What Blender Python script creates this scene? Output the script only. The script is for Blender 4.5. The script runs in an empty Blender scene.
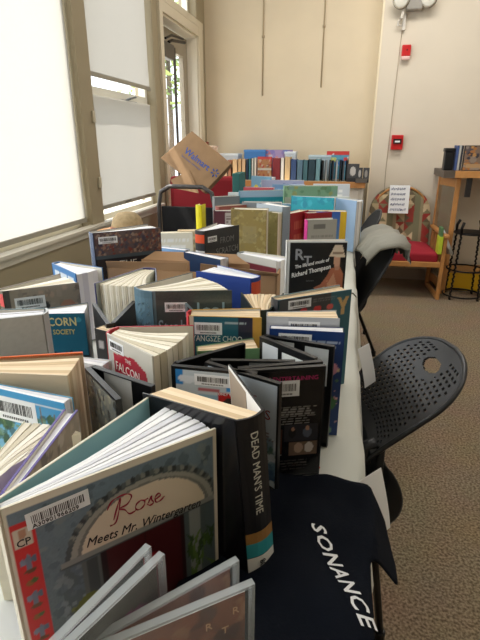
import bpy, math, random
import numpy as np
from mathutils import Vector, Matrix
R = math.radians
rnd = random.Random(7)
scene = bpy.context.scene
COL = scene.collection

# ---------------------------------------------------------------- colours / materials
def lin(c):
    return tuple(((v/255)/12.92 if v/255 <= .04045 else (((v/255)+.055)/1.055)**2.4) for v in c)

MATS = {}
def mat(name, rgb=None, rough=.6, metal=0., var=0., scale=20., trans=0., alpha=1., bump=0., emit=None, spec=.5, coat=0., ior=1.45):
    if name in MATS: return MATS[name]
    m = bpy.data.materials.new(name); m.use_nodes = True
    nt = m.node_tree; b = nt.nodes['Principled BSDF']
    b.inputs['Roughness'].default_value = rough; b.inputs['Metallic'].default_value = metal
    b.inputs['Specular IOR Level'].default_value = spec
    b.inputs['Coat Weight'].default_value = coat; b.inputs['IOR'].default_value = ior
    c = lin(rgb)
    b.inputs['Base Color'].default_value = (*c, 1)
    if var or bump:
        tc = nt.nodes.new('ShaderNodeTexCoord'); nz = nt.nodes.new('ShaderNodeTexNoise')
        nz.inputs['Scale'].default_value = scale; nz.inputs['Detail'].default_value = 4
        nt.links.new(tc.outputs['Object'], nz.inputs['Vector'])
        if var:
            cr = nt.nodes.new('ShaderNodeValToRGB')
            cr.color_ramp.elements[0].position = .3; cr.color_ramp.elements[1].position = .7
            cr.color_ramp.elements[0].color = (*[v*(1-var) for v in c], 1)
            cr.color_ramp.elements[1].color = (*[min(1, v*(1+var)) for v in c], 1)
            nt.links.new(nz.outputs['Fac'], cr.inputs['Fac']); nt.links.new(cr.outputs['Color'], b.inputs['Base Color'])
        if bump:
            bp = nt.nodes.new('ShaderNodeBump'); bp.inputs['Strength'].default_value = bump; bp.inputs['Distance'].default_value = .004
            nt.links.new(nz.outputs['Fac'], bp.inputs['Height']); nt.links.new(bp.outputs['Normal'], b.inputs['Normal'])
    b.inputs['Transmission Weight'].default_value = trans
    b.inputs['Alpha'].default_value = alpha
    MATS[name] = m
    return m
def cm(rgb, rough=.55):
    return mat('paint_%d_%d_%d_%d' % (*rgb, int(rough*100)), rgb, rough)
def vcol_mat(name, rough, coat=0.):
    m = bpy.data.materials.new(name); m.use_nodes = True; nt = m.node_tree
    b = nt.nodes['Principled BSDF']; b.inputs['Roughness'].default_value = rough; b.inputs['Coat Weight'].default_value = coat
    a = nt.nodes.new('ShaderNodeAttribute'); a.attribute_name = 'Print'
    nt.links.new(a.outputs['Color'], b.inputs['Base Color'])
    return m
PRINT = vcol_mat('printed_cover', .42)
PRINTG = vcol_mat('printed_gloss', .22)
PAPER = [mat('page_paper_a', (236, 228, 208), .8), mat('page_paper_b', (214, 204, 180), .8), mat('page_paper_c', (246, 240, 224), .8)]
PEACH = [mat('pulp_paper_a', (232, 208, 172), .8), mat('pulp_paper_b', (214, 188, 150), .8), mat('pulp_paper_c', (240, 220, 188), .8)]
WHITEP = [mat('white_paper_a', (240, 240, 242), .7), mat('white_paper_b', (222, 222, 228), .7), mat('white_paper_c', (248, 248, 248), .7)]
PSETS = {'cream': PAPER, 'peach': PEACH, 'white': WHITEP}
BLACK = mat('black_plastic', (20, 21, 23), .38)
WHITE = mat('sticker_white', (238, 240, 242), .5)
INK = mat('ink_black', (18, 18, 20), .6)
CLEAR = mat('clear_plastic', (225, 235, 238), .08, alpha=.10, spec=.7)
CLEARE = mat('clear_plastic_edge', (216, 222, 224), .15, alpha=.34, spec=.7)
WOOD = mat('oak_wood', (196, 140, 82), .5, var=.18, scale=9)

# ---------------------------------------------------------------- mesh building
class MB:
    def __init__(s): s.v = []; s.f = []; s.m = []; s.c = None
    def add(s, vs, fs, mi=0):
        o = len(s.v); s.v += [tuple(v) for v in vs]
        for f in fs: s.f.append(tuple(i+o for i in f)); s.m.append(mi)
    def box(s, a, b, mi=0):
        x0, y0, z0 = [min(p, q) for p, q in zip(a, b)]; x1, y1, z1 = [max(p, q) for p, q in zip(a, b)]
        s.add([(x0,y0,z0),(x1,y0,z0),(x1,y1,z0),(x0,y1,z0),(x0,y0,z1),(x1,y0,z1),(x1,y1,z1),(x0,y1,z1)],
              [(0,3,2,1),(4,5,6,7),(0,1,5,4),(1,2,6,5),(2,3,7,6),(3,0,4,7)], mi)
    def prism(s, poly, z0, z1, mi=0):
        n = len(poly)
        vs = [(p[0], p[1], z0) for p in poly] + [(p[0], p[1], z1) for p in poly]
        s.add(vs, [tuple(range(n-1, -1, -1)), tuple(range(n, 2*n))] + [(i, (i+1) % n, n+(i+1) % n, n+i) for i in range(n)], mi)
    def tube(s, pts, r, n=8, mi=0, closed=False):
        pts = [Vector(p) for p in pts]; m = len(pts); rs = r if isinstance(r, (list, tuple)) else [r]*m
        vs = []; ref = None
        for i, p in enumerate(pts):
            a = pts[(i-1) % m] if closed else pts[max(i-1, 0)]; b = pts[(i+1) % m] if closed else pts[min(i+1, m-1)]
            t = (b-a).normalized()
            if ref is None: ref = t.orthogonal().normalized()
            u = (ref - t*ref.dot(t)).normalized(); ref = u; w = t.cross(u)
            for k in range(n):
                q = 2*math.pi*k/n; vs.append(p+(u*math.cos(q)+w*math.sin(q))*rs[i])
        fs = []
        for i in range(m if closed else m-1):
            j = (i+1) % m
            for k in range(n): fs.append((i*n+k, i*n+(k+1) % n, j*n+(k+1) % n, j*n+k))
        if not closed: fs += [tuple(range(n-1, -1, -1)), tuple(range((m-1)*n, m*n))]
        s.add(vs, fs, mi)
    def lathe(s, prof, cx=0, cy=0, n=16, mi=0):
        vs = []; fs = []
        for (r, z) in prof:
            for k in range(n):
                q = 2*math.pi*k/n; vs.append((cx+r*math.cos(q), cy+r*math.sin(q), z))
        for i in range(len(prof)-1):
            for k in range(n): fs.append((i*n+k, i*n+(k+1) % n, (i+1)*n+(k+1) % n, (i+1)*n+k))
        fs += [tuple(range(n-1, -1, -1)), tuple(range((len(prof)-1)*n, len(prof)*n))]
        s.add(vs, fs, mi)
    def grid(s, P, mi=0, closed_u=False):
        """P[i][j] -> point grid"""
        a = len(P); b = len(P[0]); o = [p for row in P for p in row]
        s.add(o, [(i*b+j, i*b+j+1, (i+1)*b+j+1, (i+1)*b+j) for i in range(a-1) for j in range(b-1)], mi)
    def slab(s, P, thick, nrm, mi=0):
        """grid given thickness along nrm (Vector or function)"""
        a = len(P); b = len(P[0]); n = Vector(nrm)
        top = [Vector(p) for row in P for p in row]; bot = [p+n*thick for p in top]; N = a*b
        fs = []
        for i in range(a-1):
            for j in range(b-1):
                q = (i*b+j, i*b+j+1, (i+1)*b+j+1, (i+1)*b+j); fs.append(q); fs.append(tuple(N+k for k in reversed(q)))
        ring = [j for j in range(b)] + [i*b+b-1 for i in range(1, a)] + [(a-1)*b+j for j in range(b-2, -1, -1)] + [i*b for i in range(a-2, 0, -1)]
        for k in range(len(ring)):
            p, q = ring[k], ring[(k+1) % len(ring)]; fs.append((q, p, N+p, N+q))
        s.add(top+bot, fs, mi)
    def build(s, name, mats, parent=None, loc=None, rot=None, smooth=False, bevel=0., recalc=True):
        me = bpy.data.meshes.new(name); me.from_pydata(s.v, [], s.f)
        for m in (mats if isinstance(mats, (list, tuple)) else [mats]): me.materials.append(m)
        me.polygons.foreach_set('material_index', s.m)
        if smooth: me.polygons.foreach_set('use_smooth', [True]*len(s.f))
        if s.c is not None:
            at = me.color_attributes.new('Print', 'FLOAT_COLOR', 'POINT')
            arr = np.ones((len(s.v), 4), np.float32); arr[s.c[0]:s.c[0]+len(s.c[1]), :3] = s.c[1]
            at.data.foreach_set('color', arr.ravel())
        me.update()
        if recalc and s.c is None:
            import bmesh
            bm = bmesh.new(); bm.from_mesh(me); bmesh.ops.recalc_face_normals(bm, faces=bm.faces); bm.to_mesh(me); bm.free()
        o = bpy.data.objects.new(name, me); COL.objects.link(o)
        if parent: o.parent = parent
        if loc: o.location = loc
        if rot: o.rotation_euler = rot
        if bevel:
            b = o.modifiers.new('bevel', 'BEVEL'); b.width = bevel; b.segments = 2; b.limit_method = 'ANGLE'
        return o
def tag(o, label, cat, group=None, kind=None):
    o['label'] = label; o['category'] = cat
    if group: o['group'] = group
    if kind: o['kind'] = kind
    return o
def empty(name, loc, rz=0, rx=0, ry=0):
    o = bpy.data.objects.new(name, None); COL.objects.link(o); o.empty_display_size = .05
    o.location = loc; o.rotation_euler = (rx, ry, rz); return o
def structure(o): o['kind'] = 'structure'; return o
def sbox(name, a, b, m, parent=None):
    mb = MB(); mb.box(a, b); o = mb.build(name, m, parent)
    if not parent: structure(o)
    return o
def text(s, size, name, m, parent, M, shear=0., extrude=.0002, align='LEFT', sx=1., bold=0.):
    cu = bpy.data.curves.new(name, 'FONT'); cu.body = s; cu.size = size; cu.shear = shear; cu.extrude = extrude
    cu.align_x = align; cu.resolution_u = 2; cu.offset = bold
    to = bpy.data.objects.new(name, cu); COL.objects.link(to)
    dg = bpy.context.evaluated_depsgraph_get(); dg.update()
    me = bpy.data.meshes.new_from_object(to.evaluated_get(dg))
    bpy.data.objects.remove(to); bpy.data.curves.remove(cu)
    me.name = name; me.materials.clear(); me.materials.append(m)
    me.transform(Matrix.Diagonal((sx, 1, 1, 1)))
    o = bpy.data.objects.new(name, me); COL.objects.link(o); o.parent = parent; o.matrix_local = M
    return o

# ---------------------------------------------------------------- printed artwork as coloured cells
class Art:
    def __init__(s, w, h, bg, cell=.002):
        s.nx = max(4, int(w/cell)); s.ny = max(4, int(h/cell)); s.w = w; s.h = h
        s.a = np.zeros((s.ny, s.nx, 3)); s.a[:] = lin(bg)
        s.X, s.Y = np.meshgrid((np.arange(s.nx))/(s.nx-1), (np.arange(s.ny))/(s.ny-1))
    def put(s, m, c, k=1.): s.a[m] = s.a[m]*(1-k)+np.array(lin(c))*k; return s
    def rect(s, x0, y0, x1, y1, c, k=1.): return s.put((s.X >= x0) & (s.X <= x1) & (s.Y >= y0) & (s.Y <= y1), c, k)
    def ell(s, cx, cy, rx, ry, c, k=1.): return s.put(((s.X-cx)/rx)**2+((s.Y-cy)/ry)**2 <= 1, c, k)
    def poly(s, pts, c, k=1.):
        ins = np.zeros(s.X.shape, bool); n = len(pts)
        for i in range(n):
            x1, y1 = pts[i]; x2, y2 = pts[(i+1) % n]
            if y1 == y2: continue
            c1 = ((y1 > s.Y) != (y2 > s.Y)) & (s.X < (x2-x1)*(s.Y-y1)/(y2-y1)+x1); ins ^= c1
        return s.put(ins, c, k)
    def grad(s, c0, c1, y0=0, y1=1, x0=0, x1=1):
        m = (s.X >= x0) & (s.X <= x1) & (s.Y >= y0) & (s.Y <= y1); t = np.clip((s.Y-y0)/(y1-y0), 0, 1)[..., None]
        g = np.array(lin(c0))*(1-t)+np.array(lin(c1))*t; s.a[m] = g[m]; return s
    def blobs(s, x0, y0, x1, y1, cols, n, r, seed=1):
        q = random.Random(seed); asp = s.w/s.h
        for _ in range(n):
            rr = r*q.uniform(.5, 1.3); s.ell(q.uniform(x0, x1), q.uniform(y0, y1), rr, rr*asp*q.uniform(.6, 1.5), q.choice(cols), q.uniform(.6, 1))
        return s
    def lines(s, x0, y0, x1, y1, n, c, seed=1, k=.8, fill=.5):
        q = random.Random(seed)
        for i in range(n):
            yy = y1-(i+.5)*(y1-y0)/n; hh = (y1-y0)/n*fill/2; x = x0
            xe = x1-(x1-x0)*q.random()*.15
            while x < xe:
                wl = (x1-x0)*q.uniform(.05, .14); s.rect(x, yy-hh, min(x+wl*.8, xe), yy+hh, c, k); x += wl
        return s
    def noise(s, amt, seed=1):
        q = np.random.RandomState(seed); g = q.rand(s.ny, s.nx, 1)*2-1; s.a = np.clip(s.a*(1+amt*g), 0, 1); return s

def art_grid(mb, A, w, h, y, side, z0=0., mi=1, x0=0.):
    """lay the artwork on the outer face; side=+1: seen from -y, else seen from +y"""
    nx, ny = A.nx, A.ny; o = len(mb.v); pts = []; col = []
    for j in range(ny):
        for i in range(nx):
            u = i/(nx-1); xx = x0+w*u if side > 0 else x0+w*(1-u)
            pts.append((xx, y, z0+h*j/(ny-1)))
    fs = [(j*nx+i, j*nx+i+1, (j+1)*nx+i+1, (j+1)*nx+i) for j in range(ny-1) for i in range(nx-1)]
    mb.add(pts, fs, mi); mb.c = (o, A.a.reshape(-1, 3))

def barcode(parent, w, h, M, name='barcode_label', seed=3, txt=None, bars=26):
    mb = MB(); mb.box((0, 0, 0), (w, h, .0003))
    q = random.Random(seed); x = w*.08; b0 = h*.34
    st = (w*.84)/bars
    for i in range(bars):
        ww = st*q.choice((.3, .45, .7)); mb.box((x, b0, .0003), (x+ww, h*.8, .0005), 1); x += st
    for k in range(14 if txt is None else 0): mb.box((w*(.2+.043*k), h*.1, .0003), (w*(.2+.043*k+.025), h*.2, .0005), 1)
    o = mb.build(name, [WHITE, INK], parent); o.matrix_local = M
    return o

# frame of a printed face: origin at its lower left as read; x right, y up, z out
def face_frame(side, w, y, h0=0.):
    if side > 0: return Matrix(((1, 0, 0, 0), (0, 0, -1, y), (0, 1, 0, h0), (0, 0, 0, 1)))
    return Matrix(((-1, 0, 0, w), (0, 0, 1, y), (0, 1, 0, h0), (0, 0, 0, 1)))
def T(x, y, z=0, rot=0): return Matrix.Translation((x, y, z)) @ Matrix.Rotation(rot, 4, 'Z')

PI_ = math.pi
# ---------------------------------------------------------------- books and cases
def leafpts(phi, t0, L, side, n=5, sa=PI_/2):
    """curved line of a leaf leaving the spine at depth t0 and settling at angle phi"""
    x, y = .001+t0*math.cos(sa), t0*math.sin(sa); out = [(x, side*y)]
    for k in range(n):
        a = phi*min(1, .45+.2*k); x += L/n*math.cos(a); y += L/n*math.sin(a); out.append((x, side*y))
    return out
def make_book(name, label, cat, x, y, rz, w, h, t, phi, side, cov=(90, 90, 90), spinec=None, backc=None, innerc=(225, 220, 208),
              paper='cream', nb=9, fan=(0., 1.), fill=.9, art=None, soft=False, group=None, face='front_cover', z=.752, lean=0., pitch=0.,
              code=None, texts=(), ct=.0026, gloss=False, spine_art=None, page_in=.004, seed=0, sa=None):
    root = empty(name, (x, y, z), rz, lean, pitch); tag(root, label, cat, group)
    if soft: ct = .0008
    sa = PI_/2+(phi*.5 if not soft else 0) if sa is None else sa
    sx_, sy_ = math.cos(sa), math.sin(sa)
    q = random.Random(seed+hash(name) % 7 if False else seed)
    sd = side
    mc = cm(cov, .4); ms = cm(spinec or cov, .4); mk = cm(backc or cov, .4); mi_ = cm(innerc, .7)
    # cover the photo reads
    mb = MB(); mb.box((0, 0, 0), (w, -sd*ct, h)); mb.box((.001, 0, .001), (w-.001, sd*.0004, h-.001), 2)
    fc_mats = [mc, PRINTG if gloss else PRINT, mi_]
    if art: art_grid(mb, art, w-.0012, h-.0012, -sd*(ct+.0003), sd, .0006, 1, .0006)
    fc = mb.build(face, fc_mats, root)
    F = face_frame(sd, w, -sd*(ct+.0004))
    if code:
        cx, cy, cw, ch = code[:4]; barcode(fc, cw, ch, F @ T(cx*w, cy*h, 0, code[4] if len(code) > 4 else 0), seed=int(cx*100))
    for tx in texts:
        s_, px_, py_, size, colr = tx[:5]; kw = tx[5] if len(tx) > 5 else {}
        kw = dict(kw); rot = kw.pop('rot', 0)
        text(s_, size, 'title', cm(colr), fc, F @ T(px_*w, py_*h, 0, rot), **kw)
    # other cover
    M = Matrix.Translation((t*sx_, sd*t*sy_, 0)) @ Matrix.Rotation(sd*phi, 4, 'Z')
    mb = MB(); mb.box((0, 0, 0), (w, sd*ct, h)); mb.box((.001, 0, .001), (w-.001, -sd*.0004, h-.001), 1)
    bc = mb.build('back_cover' if face == 'front_cover' else 'front_cover', [mk, mi_], root); bc.matrix_local = M
    # spine, slightly rounded
    mb = MB(); n = 6; bul = 0 if soft else min(.006, t*.16)
    def sp_pt(along, out): return (along*sx_-out*sy_, sd*(along*sy_+out*sx_))
    outer = [sp_pt(-ct+(t+2*ct)*k/n, ct+bul*math.sin(math.pi*k/n)) for k in range(n+1)]
    inner = [sp_pt(t*k/n, bul*math.sin(math.pi*k/n)-.0002) for k in range(n, -1, -1)]
    poly = outer+inner
    mb.prism(poly, 0, h); sp = mb.build('spine', ms, root)
    if spine_art:
        for (z0, z1, colr, nm) in spine_art:
            b = MB(); b.prism([(p[0]-.0004*sy_, p[1]+sd*.0004*sx_) for p in outer]+[(p[0]-.0001*sy_, p[1]+sd*.0001*sx_) for p in reversed(outer)], h*z0, h*z1); b.build(nm, cm(colr, .4), sp)
    # pages, gathered in leaves that fan between the covers
    P = PSETS[paper]; L = w-page_in; mb = MB(); z0, z1 = (.003, h-.003) if not soft else (.0005, h-.0005)
    f0, f1 = fan
    for k in range(nb):
        u0, u1 = k/nb, (k+1)/nb
        a0 = phi*(f0+(f1-f0)*u0); a1 = phi*(f0+(f1-f0)*(u0+(u1-u0)*fill))
        th0, th1 = t*(.03+.94*u0), t*(.03+.94*(u0+(u1-u0)*.97))
        l1 = leafpts(a0, th0, L, sd, 5, sa); l2 = leafpts(a1, th1, L, sd, 5, sa)
        mb.prism(l1+l2[::-1], z0, z1-(.0012*q.random() if not soft else .0004*q.random()), k % 3)
    mb.build('pages', P, root)
    return root, fc, sp
def make_case(name, label, cat, x, y, rz, w, h, t, phi, side, art=None, cov=(22, 23, 26), z=.752, code=None, texts=(), labels=(), inner=(),
              group=None, face='front_cover', m=None, lean=0.):
    """a hinged disc case standing on end, a little open"""
    root = empty(name, (x, y, z), rz, lean); tag(root, label, cat, group)
    m = m or BLACK; sd = side; d = t*.46
    def half(sgn, nm, aw):
        mb = MB(); s_ = sd*sgn
        mb.box((0, 0, 0), (w, -s_*.0014, h))
        for a, b in (((0, 0, 0), (.002, s_*d, h)), ((w-.002, 0, 0), (w, s_*d, h)), ((.002, 0, 0), (w-.002, s_*d, .002)), ((.002, 0, h-.002), (w-.002, s_*d, h))):
            mb.box(a, b)
        if aw: art_grid(mb, aw, w-.008, h-.008, -s_*.0017, sd, .004, 1, .005)
        return mb.build(nm, [m, PRINTG], root)
    fc = half(1, face, art)
    bc = half(-1, 'back_cover' if face == 'front_cover' else 'front_cover', None)
    bc.matrix_local = Matrix.Translation((0, sd*t, 0)) @ Matrix.Rotation(sd*phi, 4, 'Z')
    mb = MB(); mb.box((-.0014, -sd*.0014, 0), (0, sd*(t+.0014), h)); mb.build('spine', m, root)
    F = face_frame(sd, w, -sd*.002)
    if code: barcode(fc, code[2], code[3], F @ T(code[0]*w, code[1]*h, 0), seed=5)
    for tx in texts:
        text(tx[0], tx[3], 'title', cm(tx[4]), fc, F @ T(tx[1]*w, tx[2]*h), **(tx[5] if len(tx) > 5 else {}))
    for (a, b, c, e, colr) in labels:
        q = MB(); q.box((a*w, b*h, 0), (c*w, e*h, .0004)); o = q.build('paper_label', cm(colr), fc); o.matrix_local = F
    for (a, b, c, e, colr) in inner:
        q = MB(); q.box((a*w, -sd*.0006, b*h), (c*w, -sd*.0001, e*h)); q.build('paper_label', cm(colr), bc)
    return root, fc

# ---------------------------------------------------------------- where each book stands on the tables (metres)
POSE = {  # x, y, heading, cover width, height, spine thickness, opening, side
    'rose': (-0.2742, 0.2896, 0.8229, 0.22, 0.2, 0.012, 0.4538, 1),
    'novel': (-0.0827, 0.4408, 2.7281, 0.145, 0.205, 0.034, 0.6632, -1),
    'dvd_barcode': (-0.2319, 0.6128, 0.0018, 0.126, 0.19, 0.014, 0.8378, 1),
    'dvd_sea': (-0.1867, 0.6347, -0.3782, 0.126, 0.19, 0.014, 0.5585, 1),
    'dvd_ent': (-0.1308, 0.6156, 0.3482, 0.127, 0.19, 0.014, 0.0524, 1),
    'dvd_open': (-0.1242, 0.7516, -0.6269, 0.118, 0.19, 0.014, 0.4189, 1),
    'flowers': (-0.1108, 0.7668, 0.0607, 0.125, 0.2, 0.014, 0.0698, 1),
    'grey_pb': (-0.1194, 0.7852, 0.1273, 0.125, 0.215, 0.022, 0.1571, 1),
    'kitty': (-0.1124, 0.8813, 0.6476, 0.17, 0.215, 0.02, 0.0873, 1),
    'rt': (-0.1374, 1.2360, 0.2094, 0.15, 0.26, 0.012, 0.0698, 1),
    'darkgreen': (-0.1559, 0.8615, 1.9833, 0.112, 0.2, 0.028, 0.5236, -1),
    'blue': (-0.1890, 1.0044, 2.8604, 0.14, 0.22, 0.03, 0.3142, -1),
    'neal': (-0.3439, 0.8236, 0.2555, 0.15, 0.235, 0.045, 0.8029, 1),
    'fanned': (-0.4624, 1.0617, -1.8807, 0.155, 0.215, 0.03, 0.6981, 1),
    'pattern': (-0.6761, 0.8382, 0.6721, 0.15, 0.21, 0.02, 0.5236, 1),
    'unicorn': (-0.5862, 0.7844, 0.2624, 0.108, 0.185, 0.022, 0.4189, 1),
    'grey_left': (-0.4703, 0.6638, -2.5908, 0.155, 0.235, 0.03, 0.2443, -1),
    'beige': (-0.5123, 0.5161, 0.1226, 0.16, 0.2, 0.035, 0.2443, 1),
    'palm': (-0.4650, 0.5028, -0.1640, 0.14, 0.19, 0.008, 0.0524, 1),
    'cream_open': (-0.3533, 0.3530, 1.7540, 0.11, 0.17, 0.02, 0.2443, -1),
    'purple': (-0.2864, 0.3204, 1.6957, 0.15, 0.19, 0.008, 0.0349, 1),
    'falcon': (-0.3643, 0.6780, -0.5734, 0.126, 0.205, 0.03, 0.8378, 1),
    'cream_pb': (-0.4291, 0.7527, -0.3199, 0.12, 0.18, 0.02, 0.1396, 1),
    'dvd_x': (-0.4087, 0.7592, 2.2423, 0.13, 0.188, 0.014, 0.5585, -1),
    'yangsze': (-0.2605, 0.7884, 0.1243, 0.13, 0.205, 0.03, 0.1571, 1),
    'green_pb': (-0.2245, 0.7146, 0.3329, 0.105, 0.17, 0.02, 0.2443, 1),
    'dvd_left': (-0.3513, 0.5788, -0.7366, 0.114, 0.19, 0.014, 0.3840, 1),
    'dark_the': (-0.6953, 1.2653, 0.7035, 0.2, 0.255, 0.025, 0.2793, 1),
    'blue_small': (-0.7632, 1.1570, -0.6426, 0.15, 0.19, 0.02, 0.3840, 1),
    'scratch': (-0.4208, 1.4466, 1.0535, 0.16, 0.24, 0.03, 0.3491, 1),
    'redwhite': (-0.3003, 1.3844, -0.5519, 0.15, 0.19, 0.03, 0.2094, 1),
    'darkblue': (-0.4604, 1.3646, -0.5158, 0.15, 0.19, 0.02, 0.0873, 1),
    'yellow': (-0.5671, 1.9159, 1.4423, 0.04, 0.26, 0.02, 0.0524, 1),
    'maroon': (-0.5155, 1.9369, 0.2094, 0.095, 0.235, 0.03, 0.1396, 1),
    'olive': (-0.4267, 1.8594, -0.0068, 0.136, 0.255, 0.045, 0.0524, 1),
    'olive2': (-0.3008, 1.9522, -0.5001, 0.05, 0.235, 0.025, 0.0524, 1),
    'arch': (-0.2430, 1.9652, 2.4475, 0.16, 0.255, 0.035, 0.0873, -1),
    'red': (-0.2157, 1.9962, 1.1147, 0.14, 0.225, 0.03, 0.0698, 1),
    'red2': (-0.1509, 2.0635, 0.5605, 0.12, 0.22, 0.025, 0.0698, 1),
    'greyp': (-0.1376, 1.9075, 0.4352, 0.12, 0.215, 0.025, 0.1047, 1),
    'blueyel': (-0.1818, 2.1160, 0.0624, 0.19, 0.222, 0.03, 0.0698, 1),
    'teal': (-0.2586, 2.4347, -0.2172, 0.21, 0.25, 0.02, 0.1047, 1),
    'greenbig': (-0.3330, 2.7550, 0.2094, 0.29, 0.27, 0.03, 0.0698, 1),
    'tealmap': (-0.5822, 2.7392, 0.3987, 0.27, 0.24, 0.02, 0.0698, 1),
    'paleblue': (-0.0532, 2.4831, -0.7993, 0.15, 0.24, 0.02, 0.1396, 1),
    'sunflower': (-0.7310, 3.8775, -0.6341, 0.22, 0.25, 0.02, 0.0873, 1),
    'violet': (-0.6008, 3.5871, 0.0191, 0.3, 0.24, 0.02, 0.0873, 1),
    'stackA': (-0.6880, 2.5921, 0.5749, 0.14, 0.22, 0.03, 0.1047, 1),
    'brownish': (-0.5866, 2.2796, 0.7180, 0.15, 0.21, 0.03, 0.0873, 1),
    'grayc': (-0.4945, 2.3972, 0.0070, 0.19, 0.22, 0.03, 0.0873, 1),
    'whitebk': (-0.4553, 0.6522, -0.1381, 0.1, 0.165, 0.012, 0.1047, 1),
    'cd_a': (-0.1875, 0.1734, 1.1739, 0.142, 0.165, 0.01, 0.0698, 1),
    'cd_b': (-0.1662, 0.2249, 0.6595, 0.142, 0.142, 0.01, 0.1571, 1),
}
PI = math.pi
TZ = .75
# ================================================================ THE ROOM
wall_m = mat('warm_plaster', (222, 207, 180), .85, var=.03, scale=3, bump=.05)
wall2_m = mat('cream_plaster', (222, 212, 194), .85, var=.02, scale=3, bump=.05)
trim_m = mat('window_trim_shaded', (158, 146, 120), .5)  # paint darkened to carry the shade of the backlit window wall
sill_m = mat('sill_paint', (206, 200, 186), .5)
LX, BY, RY = -1.4, 5.0, 4.82
def mk_carpet():
    m = bpy.data.materials.new('carpet'); m.use_nodes = True; nt = m.node_tree; b = nt.nodes['Principled BSDF']
    b.inputs['Roughness'].default_value = .95; b.inputs['Specular IOR Level'].default_value = .1
    tc = nt.nodes.new('ShaderNodeTexCoord'); v = nt.nodes.new('ShaderNodeTexNoise'); v.inputs['Scale'].default_value = 120; v.inputs['Detail'].default_value = 3
    v2 = nt.nodes.new('ShaderNodeTexNoise'); v2.inputs['Scale'].default_value = 5; v2.inputs['Detail'].default_value = 2
    cr = nt.nodes.new('ShaderNodeValToRGB'); e = cr.color_ramp.elements
    e[0].position = .36; e[0].color = (*lin((112, 97, 78)), 1); e[1].position = .62; e[1].color = (*lin((172, 154, 130)), 1)
    mx = nt.nodes.new('ShaderNodeMix'); mx.data_type = 'RGBA'; mx.blend_type = 'MULTIPLY'; mx.inputs['Factor'].default_value = .25
    nt.links.new(tc.outputs['Object'], v.inputs['Vector']); nt.links.new(tc.outputs['Object'], v2.inputs['Vector'])
    nt.links.new(v.outputs['Fac'], cr.inputs['Fac']); nt.links.new(cr.outputs['Color'], mx.inputs['A']); nt.links.new(v2.outputs['Color'], mx.inputs['B'])
    nt.links.new(mx.outputs['Result'], b.inputs['Base Color'])
    bp = nt.nodes.new('ShaderNodeBump'); bp.inputs['Strength'].default_value = .6; bp.inputs['Distance'].default_value = .01
    nt.links.new(v.outputs['Fac'], bp.inputs['Height']); nt.links.new(bp.outputs['Normal'], b.inputs['Normal'])
    return m
sbox('floor', (LX-.2, -2, -.1), (4, BY+.2, 0), mk_carpet())
sbox('ceiling', (LX-.2, -2, 3.1), (4, BY+.2, 3.2), mat('ceiling_white', (228, 222, 210), .9))
sbox('wall_back', (LX-.2, BY, 0), (.188, BY+.2, 3.1), wall_m)
sbox('wall_right', (.19, RY, 0), (4, BY+.2, 3.1), wall2_m)
sbox('wall_side', (3.8, -2, 0), (4, RY, 3.1), wall2_m)
sbox('wall_front', (LX-.2, -2.2, 0), (4, -2.0, 3.1), wall2_m)
sbox('trim_1', (.1865, RY-.004, 0), (.2, BY-.001, 3.1), mat('corner_bead', (240, 228, 200), .6))
sbox('baseboard_right', (.21, RY-.016, 0), (3.8, RY-.001, .105), mat('baseboard_grey', (176, 164, 150), .5))
# left wall around its openings
mb = MB()
W0, W1 = LX-.16, LX
mb.box((W0, -2, 0), (W1, 3.83, .79)); mb.box((W0, -2, 2.75), (W1, BY, 3.1)); mb.box((W0, 4.74, 0), (W1, BY, 2.75))
mb.box((W0, 3.66, .79), (W1, 3.83, 2.75)); mb.box((W0, 2.56, .79), (W1, 2.70, 2.75)); mb.box((W0, .9, .79), (W1, 1.02, 2.75)); mb.box((W0, -2, .79), (W1, -.6, 2.75))
mb.box((W0, 3.83, 2.13), (W1, 4.74, 2.25))
structure(mb.build('wall_left', trim_m))
mb = MB(); mb.box((LX-.02, -.6, .79), (LX+.035, 3.64, .805)); mb.box((LX, -.6, .75), (LX+.012, 3.64, .79))
structure(mb.build('trim_2', sill_m))
mb = MB(); mb.box((LX, 3.765, 0), (LX+.02, 3.83, 2.2)); mb.box((LX, 4.74, 0), (LX+.02, 4.86, 2.2)); mb.box((LX+.001, 3.76, 2.2), (LX+.021, 4.87, 2.25)); mb.box((LX, 3.832, 2.13), (LX+.019, 4.738, 2.2))
structure(mb.build('trim_3', mat('door_trim_paint', (214, 204, 182), .5)))
mb = MB(); mb.box((LX-.15, 4.725, 0), (LX-.001, 4.745, 2.13)); mb.box((LX-.15, 3.825, 2.115), (LX-.001, 4.745, 2.135)); structure(mb.build('trim_4', mat('jamb_sunlit_white', (236, 230, 214), .5)))  # near-white liner added to brighten the jamb, sunlight put into its colour
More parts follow.
